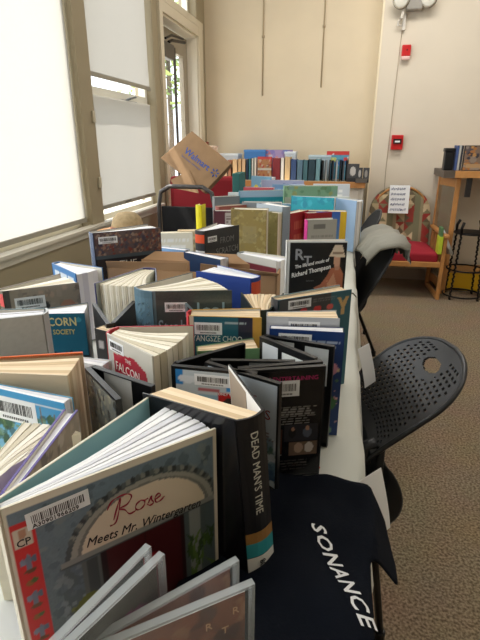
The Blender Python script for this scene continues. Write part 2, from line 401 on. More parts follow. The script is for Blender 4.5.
# windows
glass = mat('window_glass', (240, 248, 250), .02, alpha=.08)
def shade_mat(nm, k):
    m = bpy.data.materials.new(nm); m.use_nodes = True; nt = m.node_tree
    for n in list(nt.nodes): nt.nodes.remove(n)
    out = nt.nodes.new('ShaderNodeOutputMaterial'); tr = nt.nodes.new('ShaderNodeBsdfTranslucent'); df = nt.nodes.new('ShaderNodeBsdfDiffuse')
    mx = nt.nodes.new('ShaderNodeMixShader'); mx.inputs[0].default_value = .4
    tc = nt.nodes.new('ShaderNodeTexCoord'); w = nt.nodes.new('ShaderNodeTexNoise'); w.inputs['Scale'].default_value = 140
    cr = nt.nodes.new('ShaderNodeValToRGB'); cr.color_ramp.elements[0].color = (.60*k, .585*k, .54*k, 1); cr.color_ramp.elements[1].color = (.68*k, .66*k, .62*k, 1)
    nt.links.new(tc.outputs['Object'], w.inputs['Vector']); nt.links.new(w.outputs['Fac'], cr.inputs['Fac'])
    nt.links.new(cr.outputs['Color'], tr.inputs['Color']); df.inputs['Color'].default_value = (.7, .69, .66, 1)
    nt.links.new(tr.outputs[0], mx.inputs[1]); nt.links.new(df.outputs[0], mx.inputs[2]); nt.links.new(mx.outputs[0], out.inputs['Surface'])
    return m
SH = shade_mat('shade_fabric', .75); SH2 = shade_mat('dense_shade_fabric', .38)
def window(nm, y0, y1, z0, z1, rails=()):
    mb = MB(); x0, x1 = LX-.12, LX-.07; f = .035
    mb.box((x0, y0, z0), (x1, y0+f, z1)); mb.box((x0, y1-f, z0), (x1, y1, z1)); mb.box((x0, y0+f, z0), (x1, y1-f, z0+f)); mb.box((x0, y0+f, z1-f), (x1, y1-f, z1))
    for r in rails: mb.box((x0, y0+f, r-.03), (x1, y1-f, r+.03))
    o = structure(mb.build(nm, mat('window_frame_paint', (224, 222, 210), .45)))
    g = MB(); g.box((x0+.02, y0+f, z0+f), (x0+.024, y1-f, z1-f)); g.build('pane', glass, o)
    return o
w1 = window('window_1', 1.02, 2.56, .79, 2.75)
w2 = window('window_2', 2.70, 3.66, .79, 2.75, (1.52,))
w3 = window('window_3', -.6, .9, .79, 2.75)
w4 = window('window_4', 3.83, 4.74, 2.25, 2.75)
m_ = MB(); m_.box((LX-.11, 4.2, 2.29), (LX-.09, 4.22, 2.71)); m_.build('glazing_bar', sill_m, w4)
m_ = MB(); m_.tube([(LX-.06, 3.25, 1.50), (LX-.03, 3.27, 1.515), (LX-.03, 3.36, 1.53)], .007); m_.box((LX-.07, 3.2, 1.49), (LX-.05, 3.42, 1.505)); m_.build('window_latch', mat('latch_metal', (120, 125, 130), .3, metal=.8), w2)
m_ = MB(); m_.tube([(LX-.06, 3.05, .86), (LX-.03, 3.07, .875), (LX-.03, 3.16, .88)], .006); m_.build('window_latch', mat('latch_dark', (70, 70, 66), .4), w2)
rail_m = mat('shade_rail', (150, 146, 134), .4)
def shade(label, y0, y1, z0, z1, x):
    mb = MB(); P = [[(x+.004*math.sin(j*.9)*(1 if 0 < i < 8 else 0), y0+(y1-y0)*j/12, z0+(z1-z0)*i/8) for j in range(13)] for i in range(9)]
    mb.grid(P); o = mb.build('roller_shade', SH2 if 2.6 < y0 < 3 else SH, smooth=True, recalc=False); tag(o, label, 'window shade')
    m_ = MB(); m_.box((x-.008, y0, z0-.012), (x+.008, y1, z0+.012)); m_.build('bottom_rail', rail_m, o, bevel=.003)
    return o
shade('large white roller shade glowing over the big left window', 1.03, 2.55, .835, 2.74, LX-.035)
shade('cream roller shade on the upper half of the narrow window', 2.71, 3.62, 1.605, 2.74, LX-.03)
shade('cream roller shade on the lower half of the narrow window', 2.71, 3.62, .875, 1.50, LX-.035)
shade('roller shade over the window nearest the camera, past the picture edge', -.59, .89, .835, 2.74, LX-.035)
for z, wd in ((1.0, 'lower'), (1.35, 'upper')):
    m_ = MB(); m_.box((LX-.002, 2.66, z), (LX+.012, 2.69, z+.06)); tag(m_.build('shade_bracket', mat('bracket_cream', (190, 182, 160), .5), bevel=.003), wd+' of two cream clips on the post between the windows', 'bracket')
# exit door with its closer
dm = mat('door_paint', (150, 140, 122), .45)
dX = LX-.13
d = MB(); d.box((dX, 3.86, 0), (dX+.04, 3.93, 2.1)); d.box((dX, 4.6, 0), (dX+.04, 4.72, 2.1)); d.box((dX, 3.93, 1.95), (dX+.04, 4.6, 2.1)); d.box((dX, 3.93, 0), (dX+.04, 4.6, .25))
door = structure(d.build('door_1', dm))
g = MB(); g.box((dX+.015, 3.93, .25), (dX+.02, 4.6, 1.95)); g.build('pane', glass, door)
g = MB(); g.box((dX+.041, 4.33, .2), (dX+.055, 4.36, 1.98)); g.build('weather_strip', mat('dark_gasket', (52, 44, 38), .6), door)
c = MB(); c.box((dX+.042, 3.95, 1.86), (dX+.11, 4.18, 1.97)); cl = c.build('door_closer', mat('closer_grey', (88, 84, 80), .4, metal=.5), door, bevel=.01)
c = MB(); c.tube([(dX+.09, 4.1, 1.98), (dX+.1, 4.15, 2.0), (dX+.13, 4.38, 2.02)], .012); c.tube([(dX+.1, 4.0, 1.99), (dX+.11, 4.12, 2.03), (dX+.13, 4.34, 2.04)], .009); c.build('closer_arm', mat('closer_dark', (50, 46, 44), .4, metal=.6), cl)
# red exit sign edge beside the door and conduits on the back wall
s_ = MB(); s_.box((LX+.021, 4.885, 1.02), (LX+.03, 4.955, 1.25)); s_.box((LX+.03, 4.90, 1.05), (LX+.032, 4.94, 1.22), 1)
tag(s_.build('wall_sign', [cm((150, 62, 50)), cm((214, 196, 170))]), 'narrow red and cream sign in the corner beside the door', 'sign')
rod = mat('conduit_paint', (176, 158, 128), .5)
for (x, z0, z1, lb) in ((-.845, 1.66, 3.1, 'thin vertical conduit at left on the back wall'), (-.30, 1.72, 3.1, 'thin vertical conduit at right on the back wall')):
    m_ = MB(); m_.tube([(x, BY-.006, z0), (x, BY-.006, z1)], .006); m_.box((x-.012, BY-.012, z0+.48), (x+.012, BY-.001, z0+.50)); tag(m_.build('conduit', rod, smooth=True), lb, 'conduit')
# fire alarm parts on the right wall
red = mat('alarm_red', (196, 30, 34), .35)
t = empty('fire_alarm_pull', (.407, RY-.001, 1.245)); tag(t, 'red fire alarm pull station above the patterned chair', 'fire alarm')
m_ = MB(); m_.box((-.05, -.045, -.062), (.05, 0, .062)); m_.build('body', red, t, bevel=.006)
m_ = MB(); m_.box((-.035, -.056, -.012), (.035, -.045, .03)); m_.build('handle', mat('alarm_dark', (50, 20, 22), .4), t)
m_ = MB(); m_.box((-.022, -.058, .0), (.022, -.056, .014)); m_.build('print', WHITE, t)
t = empty('fire_alarm_strobe', (.405, RY-.001, 1.955)); tag(t, 'red fire alarm strobe high on the wall below emergency light', 'fire alarm')
m_ = MB(); m_.box((-.036, -.04, -.03), (.036, 0, .055)); m_.build('body', red, t, bevel=.006)
m_ = MB(); m_.box((-.034, -.045, -.058), (.034, 0, -.03)); m_.build('lens', mat('strobe_lens', (226, 190, 184), .2), t, bevel=.006)
m_ = MB(); m_.lathe([(.006, 0), (.006, .002)], n=10); o = m_.build('sounder_hole', INK, t); o.location = (.005, -.0405, .015); o.rotation_euler = (R(90), 0, 0)
t = empty('emergency_light', (.43, RY-.001, 2.325)); tag(t, 'twin-headed emergency light at the top of the right wall', 'emergency light')
m_ = MB(); m_.box((-.06, -.09, -.075), (.06, 0, .12)); m_.build('housing', mat('housing_grey', (150, 146, 138), .4), t, bevel=.01)
for sx in (-1, 1):
    m_ = MB(); m_.lathe([(.025, -.04), (.055, -.01), (.066, .025), (.062, .03)], n=24)
    o = m_.build('lamp_head', mat('lamp_chrome', (170, 168, 160), .2, metal=.8), t, smooth=True); o.location = (sx*.105, -.07, .0); o.rotation_euler = (R(105), 0, R(-10))
    m_ = MB(); m_.lathe([(.0, .031), (.06, .031), (.045, .039), (.0, .043)], n=24); m_.build('lens', mat('lamp_lens', (228, 226, 214), .1), o, smooth=True)
m_ = MB(); m_.tube([(-.08, -.05, -.06), (-.09, -.06, -.13)], .012); m_.build('bracket', mat('housing_grey'[:0]+'hook_white', (214, 208, 196), .4), t)
m_ = MB(); m_.box((-.012, -.03, -.06), (.012, 0, .06)); m_.tube([(-.01, -.02, .03), (-.05, -.05, .0), (-.05, -.05, -.03), (-.02, -.03, -.03)], .008)
o = tag(m_.build('camera_bracket', mat('hook_white2', (206, 200, 190), .4)), 'small white hook bracket hanging just under the emergency light', 'bracket'); o.location = (.365, RY-.001, 2.18)
m_ = MB(); m_.tube([(.355, RY-.004, 2.12), (.345, RY-.004, 1.6), (.335, RY-.004, 1.0), (.35, RY-.004, .5), (.46, RY-.02, .22), (.62, RY-.012, .1)], .0035, 6)
tag(m_.build('wall_cable', mat('cable_beige', (180, 166, 146), .6), smooth=True), 'thin beige cable running down the wall behind the patterned chair', 'cable')
# outdoors: a tree past the door, pale ground
sbox('ground', (-14, -6, -.3), (LX-.25, 16, -.12), mat('pale_paving', (206, 200, 186), .9))
t = empty('leafy_tree', (-3.3, 9.2, -.12)); tag(t, 'leafy green tree outdoors seen through the door glass', 'tree')
m_ = MB(); m_.tube([(0, 0, 0), (.05, 0, 1.6), (0, .1, 3.0)], [.07, .05, .04]); m_.build('trunk', mat('bark', (96, 80, 64), .9), t, smooth=True)
m_ = MB(); q = random.Random(3)
for k in range(1500):
    v = Vector((q.gauss(0, .62), q.gauss(0, .62), 3.1+q.gauss(0, .5))); a, b = q.uniform(0, 6.3), q.uniform(-1, 1); s = q.uniform(.05, .1)
    d1 = Vector((math.cos(a), math.sin(a), b*.5))*s; d2 = Vector((-math.sin(a), math.cos(a), b))*s*.5
    m_.add([v-d1, v+d2, v+d1, v-d2], [(0, 1, 2, 3)], k % 2)
m_.build('foliage', [mat('leaf_green', (110, 140, 70), .6), mat('leaf_light', (160, 178, 96), .6)], t, recalc=False)

# ================================================================ TABLES
cloth_m = mat('tablecloth_fabric', (212, 214, 206), .75, var=.03, scale=6, bump=.1)
def table(x0, x1, y0, y1, lab, labc):
    t = empty('folding_table', ((x0+x1)/2, (y0+y1)/2, 0)); tag(t, lab, 'table'); hx, hy = (x1-x0)/2, (y1-y0)/2
    m_ = MB(); m_.box((-hx+.01, -hy+.01, .705), (hx-.01, hy-.01, .742)); m_.build('tabletop', mat('table_grey', (180, 178, 172), .5), t, bevel=.008)
    for sx in (-1, 1):
        for sy in (-1, 1):
            m_ = MB(); m_.tube([(sx*(hx-.1), sy*(hy-.2), .705), (sx*(hx-.1), sy*(hy-.2), 0)], .014); m_.build('leg', mat('leg_grey', (110, 110, 112), .4, metal=.5), t, smooth=True)
    # cloth: a section draped across the width with hanging sides
    prof = [(x0-.012, .42), (x0-.012, .60), (x0-.008, .72), (x0+.004, .748), (x0+.03, .750)]
    n = 14
    prof += [(x0+.03+(x1-x0-.06)*k/n, .7502) for k in range(1, n)] + [(x1-.03, .750), (x1-.004, .748), (x1+.006, .735), (x1+.012, .68), (x1+.018, .6), (x1+.022, .5), (x1+.026, .44)]
    P = []
    ny = int((y1-y0)/.03)
    for j in range(ny+1):
        y = y0+(y1-y0)*j/ny; row = []
        for (x, z) in prof:
            dz = max(0, .75-z); s = 1 if x > (x0+x1)/2 else -1
            wv = math.sin(y*19)*.6+math.sin(y*43+1)*.3+math.sin(y*7+2)*.5
            row.append((x+s*dz*.07*wv+(.0035*wv*s if .005 < dz < .03 else 0), y, z+(.0012*math.sin(y*31+x*15) if dz < .001 and dz >= 0 and False else 0)))
        P.append(row)
    m_ = MB(); m_.grid(P)
    # end drop facing the camera
    for yy in (y0, y1):
        m_.grid([[(p[0], yy, p[1]) for p in prof[3:-6]], [(p[0], yy, .45) for p in prof[3:-6]]])
    o = m_.build('tablecloth', cloth_m, smooth=True, recalc=False); tag(o, labc, 'tablecloth')
table(-.74, .052, -.15, 1.68, 'near folding table under the white cloth, carrying the nearest books', 'white cloth over the near table, beside the near black chair')
table(-.74, .052, 1.70, 3.53, 'far folding table under a white cloth, nearer the counter', 'white cloth over the far table, under the farther rows of books')

# ================================================================ BOOKS, NEAR TABLE
def B(key, name, label, cat='book', **kw):
    x, y, rz, w, h, t, phi, sd = POSE[key]
    w = kw.pop('w', w)
    return make_book(name, label, cat, x, y, rz, w, h, t, phi, sd, seed=len(key), **kw)
def D(key, name, label, cat='disc case', **kw):
    x, y, rz, w, h, t, phi, sd = POSE[key]
    return make_case(name, label, cat, x, y, rz, w, h, t, phi, sd, **kw)

# --- picture book with the garden arch
w, h = .22, .2
A = Art(w, h, (92, 108, 116), .0016)
A.grad((96, 112, 110), (112, 132, 146)).noise(.07, 3)
A.blobs(.1, .0, .97, .95, [(92, 110, 120), (116, 134, 142), (80, 96, 106), (124, 138, 140)], 220, .022, 4)
CX, CY = .60, .545
A.ell(CX, CY, .40, .335, (74, 84, 86)).ell(CX, CY, .375, .32, (160, 160, 150)).ell(CX, CY, .345, .295, (120, 122, 116)).ell(CX, CY, .325, .285, (222, 208, 184))
for k in range(40):
    a = .35+k*.062; A.ell(CX+.39*math.cos(a), CY+.345*math.sin(a), .014, .017, [(90, 98, 98), (52, 60, 62), (134, 138, 130)][k % 3])
A.rect(.17, 0, .985, .545, (84, 98, 102)); A.blobs(.13, .0, .3, .53, [(96, 112, 122), (124, 138, 142), (84, 98, 106)], 60, .02, 5)
A.rect(.27, .0, .37, .52, (96, 102, 100)).rect(.29, 0, .345, .52, (66, 74, 74)).rect(.80, 0, .93, .545, (84, 96, 98)).rect(.83, 0, .895, .55, (140, 146, 142))
A.rect(.18, .535, .985, .565, (140, 144, 138)).rect(.18, .525, .985, .535, (70, 78, 80))
A.rect(.36, 0, .80, .525, (70, 18, 20)); A.rect(.36, 0, .385, .525, (34, 12, 14)); A.rect(.58, 0, .588, .525, (50, 12, 14)); A.rect(.775, 0, .80, .525, (40, 14, 16))
A.ell(.60, .30, .07, .07, (128, 20, 24)); A.ell(.58, .20, .1, .08, (100, 26, 40))
for k in range(26):
    q_ = random.Random(k); x_ = q_.uniform(.80, .97); y_ = q_.uniform(.03, .34); a_ = q_.uniform(-.05, .05); c_ = [(64, 92, 40), (92, 122, 56), (48, 74, 36)][k % 3]
    A.poly([(x_, y_-.06), (x_+.012, y_), (x_+a_, y_+.06), (x_-.012, y_)], c_)
A.ell(.29, .14, .10, .17, (98, 106, 34)).ell(.40, .22, .04, .08, (106, 114, 42)).ell(.22, .05, .09, .09, (82, 92, 30)); A.blobs(.2, .02, .4, .26, [(116, 122, 50), (80, 88, 30)], 40, .01, 8)
A.rect(0, 0, .11, .90, (206, 36, 32)).rect(0, 0, .012, 1, (226, 218, 200))
for k, yy in enumerate((.66, .545, .44, .325, .22, .12, .03)):
    if k % 2 == 0:
        A.ell(.06, yy, .013, .05, (116, 124, 142)); A.ell(.038, yy+.015, .012, .02, (128, 136, 156)); A.ell(.083, yy+.018, .012, .02, (96, 110, 128)); A.ell(.06, yy-.045, .026, .012, (110, 74, 40))
    else:
        A.ell(.052, yy, .016, .016, (150, 92, 30)); A.ell(.07, yy+.008, .012, .014, (84, 104, 44))
A.rect(.02, .765, .092, .87, (216, 204, 186)); A.ell(.055, .835, .018, .026, (186, 140, 112))
A.rect(.985, 0, 1, 1, (226, 218, 200)); A.rect(0, .962, 1, 1, (226, 218, 200))
rose, fc, sp = B('rose', 'picture_book', 'open picture book in front with garden arch and red strip of cactus drawings', cov=(228, 220, 200), innerc=(136, 178, 180),
    paper='white', nb=7, fan=(.02, .96), fill=.66, art=A, sa=PI/2)
F = face_frame(1, .22, -.0032)
bl = barcode(fc, .0575, .0185, F @ T(.0178, .1675, .0003, R(2)), seed=8, txt=1, bars=30)
text('REDWOOD LIBRARIES'[:0]+'A30901966209', .0066, 'barcode_number', INK, bl, T(.004, .001, .0006), sx=1.05)
red_i = cm((150, 24, 52))
def stroke(mb, pts, r, M):
    P = []
    for i in range(len(pts)-1):
        p0 = pts[max(i-1, 0)]; p1 = pts[i]; p2 = pts[i+1]; p3 = pts[min(i+2, len(pts)-1)]
        for k in range(6):
            u = k/6; P.append([.5*((2*p1[a])+(-p0[a]+p2[a])*u+(2*p0[a]-5*p1[a]+4*p2[a]-p3[a])*u*u+(-p0[a]+3*p1[a]-3*p2[a]+p3[a])*u**3) for a in (0, 1)])
    P.append(pts[-1][:2]); rr = [r*(.45+.6*abs(math.sin(i*.35))) for i in range(len(P))]
    mb.tube([(M @ Vector((p[0], p[1], .0002))) for p in P], rr, 6)
mb = MB(); s = .001
for pts in ([(4, 0), (8, 14), (12, 25), (10, 10), (6, -4), (0, -6)], [(-2, 16), (3, 25), (12, 28), (20, 27), (24, 22), (19, 14), (10, 12), (16, 8), (21, 0), (28, 1)],
            [(34, 12), (29, 9), (28, 3), (32, 0), (37, 3), (38, 9), (34, 12), (38, 10), (42, 11)], [(42, 4), (46, 12), (46, 7), (48, 2), (44, 0), (41, 3)], [(50, 5), (56, 8), (54, 12), (50, 8), (51, 1), (56, 1), (61, 5)]):
    stroke(mb, [(a*s*1.0, b*s*.92) for a, b in pts], .0008, F @ T(.092, .139, 0, R(-2)))
mb.build('title', red_i, fc, smooth=True)
text('Meets Mr. Wintergarten', .0152, 'title', cm((30, 26, 26)), fc, F @ T(.0655, .120, 0, R(-6)), shear=.28, sx=.87)
text('C', .011, 'logo_letter', cm((30, 26, 26)), fc, F @ T(.0062, .1535, 0)); text('P', .011, 'logo_letter', cm((30, 26, 26)), fc, F @ T(.0135, .1535, 0))

# --- black hardback crime novel
w, h = .13, .205
A = Art(w, h, (24, 24, 28), .003); A.noise(.2, 2).lines(.35, .28, .6, .42, 5, (90, 88, 86), 3, .5); A.lines(.35, .58, .6, .74, 6, (84, 82, 82), 5, .5)
nov, fc, sp = B('novel', 'hardcover_novel', 'black thick hardback novel standing open beside the picture book', cov=(26, 26, 30), art=A, paper='peach', nb=4, fan=(0, .05), face='back_cover',
    innerc=(232, 230, 226), gloss=True, pitch=R(5), z=.763, spine_art=((.0, .10, (222, 222, 218), 'spine_label'), (.105, .2, (52, 150, 160), 'spine_picture'), (.2, .27, (150, 110, 60), 'spine_picture')))
# writing runs down the spine
NS = Matrix.Rotation(-R(19), 4, 'Z')
text("DEAD MAN'S TIME", .0145, 'title', cm((200, 198, 186)), sp, NS @ Matrix.Translation((-.0092, -.011, .188)) @ Matrix(((0, 0, -1, 0), (0, -1, 0, 0), (-1, 0, 0, 0), (0, 0, 0, 1))) , sx=.9)
text('80', .012, 'label_number', INK, sp, NS @ Matrix.Translation((-.0094, -.011, .016)) @ Matrix(((0, 0, -1, 0), (0, -1, 0, 0), (-1, 0, 0, 0), (0, 0, 0, 1))), sx=.9)
m_ = MB(); m_.box((.06, .0005, .02), (.14, .0011, .20)); o = m_.build('flap_picture', cm((158, 142, 124)), nov); o.matrix_local = Matrix.Translation((.034*math.cos(PI/2+R(19)), -.034*math.sin(PI/2+R(19)), 0)) @ Matrix.Rotation(-R(38), 4, 'Z')

# --- disc cases at the right
A = Art(.12, .182, (196, 206, 212), .0025); A.rect(0, .86, .09, 1, (54, 132, 200)).rect(.64, .84, .8, .97, (60, 140, 206)).rect(.9, .86, 1, 1, (60, 140, 206)).rect(.28, .0, .54, .80, (150, 186, 206)).rect(.54, .0, .82, .82, (190, 36, 38)).ell(.68, .74, .07, .04, (60, 46, 44)).ell(.15, .92, .12, .035, (220, 226, 232)).rect(.28, .825, .56, .85, (176, 40, 48), .8)
D('dvd_barcode', 'dvd_case', 'blue and white disc case with barcode and black lid ajar', art=A, code=(.27, .86, .055, .018), texts=(('ONLY YOU', .55, .79, .0055, (240, 230, 226)),))
A = Art(.12, .182, (170, 184, 196), .0025); A.grad((150, 160, 170), (196, 206, 214)).blobs(.3, .25, 1, .5, [(120, 140, 150), (80, 110, 96), (210, 216, 220)], 40, .06, 3).blobs(.6, .05, 1, .3, [(70, 100, 130), (110, 150, 170), (206, 220, 226)], 30, .07, 9).ell(.82, .42, .06, .1, (52, 92, 62)).lines(.5, .5, .97, .58, 3, (110, 60, 60), 2)
D('dvd_sea', 'dvd_case', 'pale blue seaside disc case half open with small grey label', art=A, labels=((.03, .88, .2, .97, (222, 226, 230)),), inner=((.45, .86, .98, .97, (176, 178, 178)),),
  texts=(('TALES', .42, .80, .014, (120, 60, 64)), ('SERIES', .42, .68, .022, (130, 44, 50))))
A = Art(.121, .182, (24, 24, 27), .0014); A.lines(.03, .50, .97, .68, 8, (176, 174, 172), 3, .65, .45).rect(.02, .22, .50, .46, (84, 54, 42)).ell(.26, .37, .09, .08, (206, 150, 116)).ell(.26, .40, .06, .07, (44, 24, 20)).ell(.3, .30, .16, .06, (214, 164, 126)).ell(.26, .36, .035, .04, (200, 150, 122))
A.rect(.52, .34, .97, .50, (54, 54, 60)).ell(.63, .42, .05, .05, (40, 40, 44)).ell(.64, .455, .02, .02, (170, 130, 110)).ell(.83, .42, .06, .05, (92, 100, 116)).ell(.83, .46, .025, .025, (180, 140, 120)).rect(.60, .20, .97, .33, (110, 92, 80)).ell(.72, .27, .06, .05, (170, 146, 130)).ell(.86, .27, .06, .05, (196, 190, 186)).lines(.05, .05, .95, .16, 4, (110, 108, 106), 6, .5, .4).rect(.02, .205, .5, .215, (196, 190, 186), .7)
D('dvd_ent', 'dvd_case', 'black disc case back with pink heading and small photos, nearest the cloth edge', art=A, face='back_cover', code=(.30, .76, .050, .026),
  texts=(('TOTALLY ENTERTAINING', .02, .895, .0098, (196, 40, 110)),))
D('dvd_open', 'dvd_case', 'black disc case with two white labels, standing ajar by the flowered blue book', labels=((.06, .70, .36, .96, (214, 218, 222)), (.44, .80, .86, .94, (226, 230, 226))),
  inner=((.1, .80, .42, .96, (206, 208, 206)), (.58, .60, .92, .95, (214, 220, 222))))
# --- stack of library books at the right edge
w, h = .125, .2
A = Art(w, h, (26, 58, 118), .0022); A.lines(.42, .84, .98, .93, 2, (190, 206, 230), 3, .8); A.ell(.86, .66, .09, .06, (216, 150, 176)).ell(.82, .70, .05, .035, (226, 190, 110)).ell(.80, .52, .05, .035, (206, 60, 74)).ell(.86, .33, .1, .07, (60, 110, 70)).ell(.8, .20, .06, .05, (214, 188, 140)).ell(.84, .05, .08, .05, (110, 150, 130)).blobs(.7, .05, .98, .75, [(220, 170, 180), (90, 130, 90), (230, 210, 160)], 14, .018, 3)
B('flowers', 'paperback_book', 'navy paperback with flowers and white barcode, pages bright white', cov=(26, 58, 118), paper='white', nb=4, art=A, soft=True, code=(.12, .855, .056, .022))
A = Art(.125, .215, (182, 186, 192), .0025); A.rect(.0, 0, .3, 1, (206, 208, 212), .6)
B('grey_pb', 'paperback_book', 'pale grey paperback with tan pages behind the navy flowered one', cov=(190, 194, 200), paper='peach', nb=6, art=A, soft=True, code=(.30, .87, .054, .02), texts=(('20 20', .78, .885, .0085, (50, 50, 56)),))
w, h = .17, .215
A = Art(w, h, (52, 96, 106), .0022); A.rect(0, 0, .78, 1, (70, 70, 72)); A.rect(.70, 0, 1, 1, (58, 106, 120))
for cx, c in ((.33, (196, 54, 60)), (.52, (206, 60, 60)), (.70, (210, 96, 90))): A.ell(cx, .865, .05, .03, c)
A.poly([(.80, .94), (.85, .94), (.88, .89), (.92, .94), (.97, .94), (.91, .83), (.92, .77), (.86, .77), (.87, .84)], (206, 172, 116))
A.blobs(.3, .1, .8, .7, [(180, 120, 60), (90, 60, 60), (210, 190, 150)], 24, .05, 3); A.lines(.45, .93, .8, .97, 2, (150, 150, 150), 3, .5)
B('kitty', 'hardcover_book', 'large grey and teal book with red dots and a yellow letter', cov=(70, 108, 118), spinec=(60, 62, 66), paper='peach', nb=8, art=A, code=(.12, .895, .052, .018))
w, h = .15, .26
A = Art(w, h, (16, 16, 18), .002); A.noise(.3, 2)
def mv(pts): return [(u_, .36+.62*v_) for u_, v_ in pts]
A.poly(mv([(.50, -.3), (.52, .06), (.58, .14), (.50, .20), (.47, .27), (.58, .32), (.68, .46), (.75, .60), (.90, .62), (.97, .50), (.98, -.3)]), (172, 104, 76)).poly(mv([(.64, .0), (.70, .34), (.80, .52), (.87, .3), (.85, -.2)]), (200, 146, 114)).poly(mv([(.52, -.2), (.58, .12), (.72, .16), (.80, -.2)]), (150, 84, 62))
A.poly(mv([(.82, .56), (.89, .56), (.90, .68), (.80, .68)]), (186, 136, 110)).ell(.845, .36+.62*.725, .06, .065, (202, 154, 126)).poly(mv([(.70, .79), (.745, .86), (.79, .97), (.92, .98), (.955, .87), (.985, .77), (.85, .78)]), (210, 192, 168)).poly(mv([(.77, .82), (.94, .82), (.95, .86), (.77, .86)]), (146, 124, 104))
A.ell(.56, .36+.62*.21, .06, .025, (206, 156, 126)).blobs(.60, .1, .95, .60, [(196, 130, 96), (150, 84, 62), (214, 160, 120)], 34, .016, 4).poly(mv([(.40, .12), (.66, .30), (.67, .27), (.42, .08)]), (190, 150, 100))
A.rect(0, .985, 1, 1, (210, 212, 210)).rect(0, 0, .03, 1, (206, 208, 206))
_, fc, _ = B('rt', 'song_book', 'black book with white script title and a man in a hat', cov=(214, 214, 210), art=A, paper='white', nb=3, w=.152)
F = face_frame(1, .152, -.0033)
text('R', .04, 'title', cm((150, 152, 156)), fc, F @ T(.018, .212), bold=.0008); text('T', .034, 'title', cm((150, 152, 156)), fc, F @ T(.042, .198), bold=.0008)
text('The life and music of', .0125, 'title', cm((226, 226, 224)), fc, F @ T(.02, .188, 0, R(13)), shear=.3, sx=.85, bold=.0003)
text('Richard Thompson', .0165, 'title', cm((230, 230, 228)), fc, F @ T(.012, .164, 0, R(14)), shear=.3, sx=.82, bold=.0004)
text('by Dave Smith'[:0]+'............', .008, 'subtitle', cm((170, 170, 170)), fc, F @ T(.05, .155))
# --- dark green old book, spine towards the camera
B('darkgreen', 'hardcover_book', 'old dark green book, spine forward, fanned brown-edged pages', cov=(44, 54, 46), spinec=(48, 58, 48), paper='peach', nb=9, fan=(0, 1), fill=.8,
  spine_art=((.72, .74, (130, 124, 90), 'spine_rule'), (.5, .56, (120, 116, 84), 'spine_print')))
B('blue', 'hardcover_book', 'royal blue hardback with orange spine label, pages parted', cov=(40, 70, 150), innerc=(220, 224, 230), paper='white', nb=5, fan=(0, 1), fill=.7,
  spine_art=((.82, .96, (214, 90, 60), 'spine_label'),))
# --- thick dark novel with patterned teal spine
w, h = .15, .235
A = Art(w, h, (66, 76, 74), .0022); A.noise(.12, 4).rect(.05, .66, 1, .93, (82, 92, 90), .5).rect(0, 0, .04, 1, (96, 126, 136))  # dark cover colour lightened to carry its glossy reflection
_, fc, sp = B('neal', 'hardcover_novel', 'thick dark grey-green hardback with teal patterned spine, pages fanned', cov=(56, 66, 64), spinec=(78, 108, 124), art=A, nb=9, fan=(0, 1), fill=.72, code=(.15, .825, .042, .019), gloss=True, sa=R(140), spine_art=((0, .94, (86, 118, 134), 'spine_print'),))
F = face_frame(1, w, -.0033)
text('Neal', .042, 'title', cm((140, 168, 178)), fc, F @ T(.058, .183), bold=.0002); text('Stephenson', .04, 'title', cm((140, 168, 178)), fc, F @ T(.008, .150), sx=.6, bold=.0002)
m_ = MB(); q = random.Random(4); SR = Matrix.Rotation(R(50), 3, 'Z')
for k in range(150):
    z = q.uniform(.005, .212); y_ = q.uniform(.002, .042); o_ = (.0026+.006*math.sin(PI*y_/.045))+.0006
    c_ = SR @ Vector((-o_, y_, z)); m_.box(c_-Vector((.0004, .0012, .0014)), c_+Vector((.0002, .0012, .0014)))
m_.build('spine_pattern', cm((156, 184, 196)), sp)
B('fanned', 'hardcover_book', 'hardback with purple cover edges and fanned pages facing the camera', cov=(64, 62, 110), innerc=(190, 196, 190), backc=(56, 62, 80), paper='cream', nb=22, fill=.75, page_in=.012)
# --- patterned hardback far left
w, h = .15, .21
A = Art(w, h, (158, 146, 130), .0022); A.blobs(0, 0, 1, 1, [(168, 154, 138), (150, 136, 122), (186, 160, 140), (140, 132, 120), (128, 116, 106)], 160, .035, 5); A.ell(.82, .72, .12, .12, (176, 132, 112)).rect(0, 0, .06, 1, (90, 84, 80)).ell(.45, .80, .12, .06, (70, 66, 64))
B('pattern', 'hardcover_book', 'brown mottled hardback with red spine number at far left', cov=(120, 110, 98), art=A, nb=3, fan=(0, .9), fill=1, code=(.12, .79, .06, .026), gloss=True, paper='cream',
  spine_art=((.84, .97, (214, 84, 84), 'spine_label'),))
w, h = .108, .2
A = Art(w, h, (24, 96, 122), .002); A.rect(0, 0, 1, .52, (20, 24, 30)).blobs(0, .46, 1, .56, [(20, 24, 30), (24, 96, 122)], 30, .03, 3).ell(.88, .93, .05, .03, (60, 140, 160))
_, fc, _ = B('unicorn', 'paperback_book', 'teal and black paperback with gold title and white fanned pages', cov=(24, 90, 116), art=A, paper='white', nb=5, fill=1, soft=True)
F = face_frame(1, w, -.0014)
text('UNICORN', .024, 'title', cm((214, 200, 140)), fc, F @ T(.002, .160), sx=.80, bold=.0004); text('SECRET SOCIETY', .0145, 'title', cm((196, 180, 110)), fc, F @ T(.004, .142), sx=.74, bold=.0003)
A = Art(.155, .235, (150, 152, 150), .004); A.grad((124, 132, 146), (176, 180, 178)).noise(.04, 3)
B('grey_left', 'hardcover_book', 'silvery grey hardback with teal edge at the far left', cov=(172, 176, 176), backc=(28, 84, 92), art=A, paper='white', nb=5, fan=(.1, .95), fill=1, gloss=True)
bg_, _, _ = B('beige', 'paperback_book', 'thick beige book folded back on itself with orange edge', cov=(222, 200, 168), spinec=(214, 190, 158), backc=(216, 194, 162), innerc=(220, 198, 166), paper='peach', nb=6, fill=1)
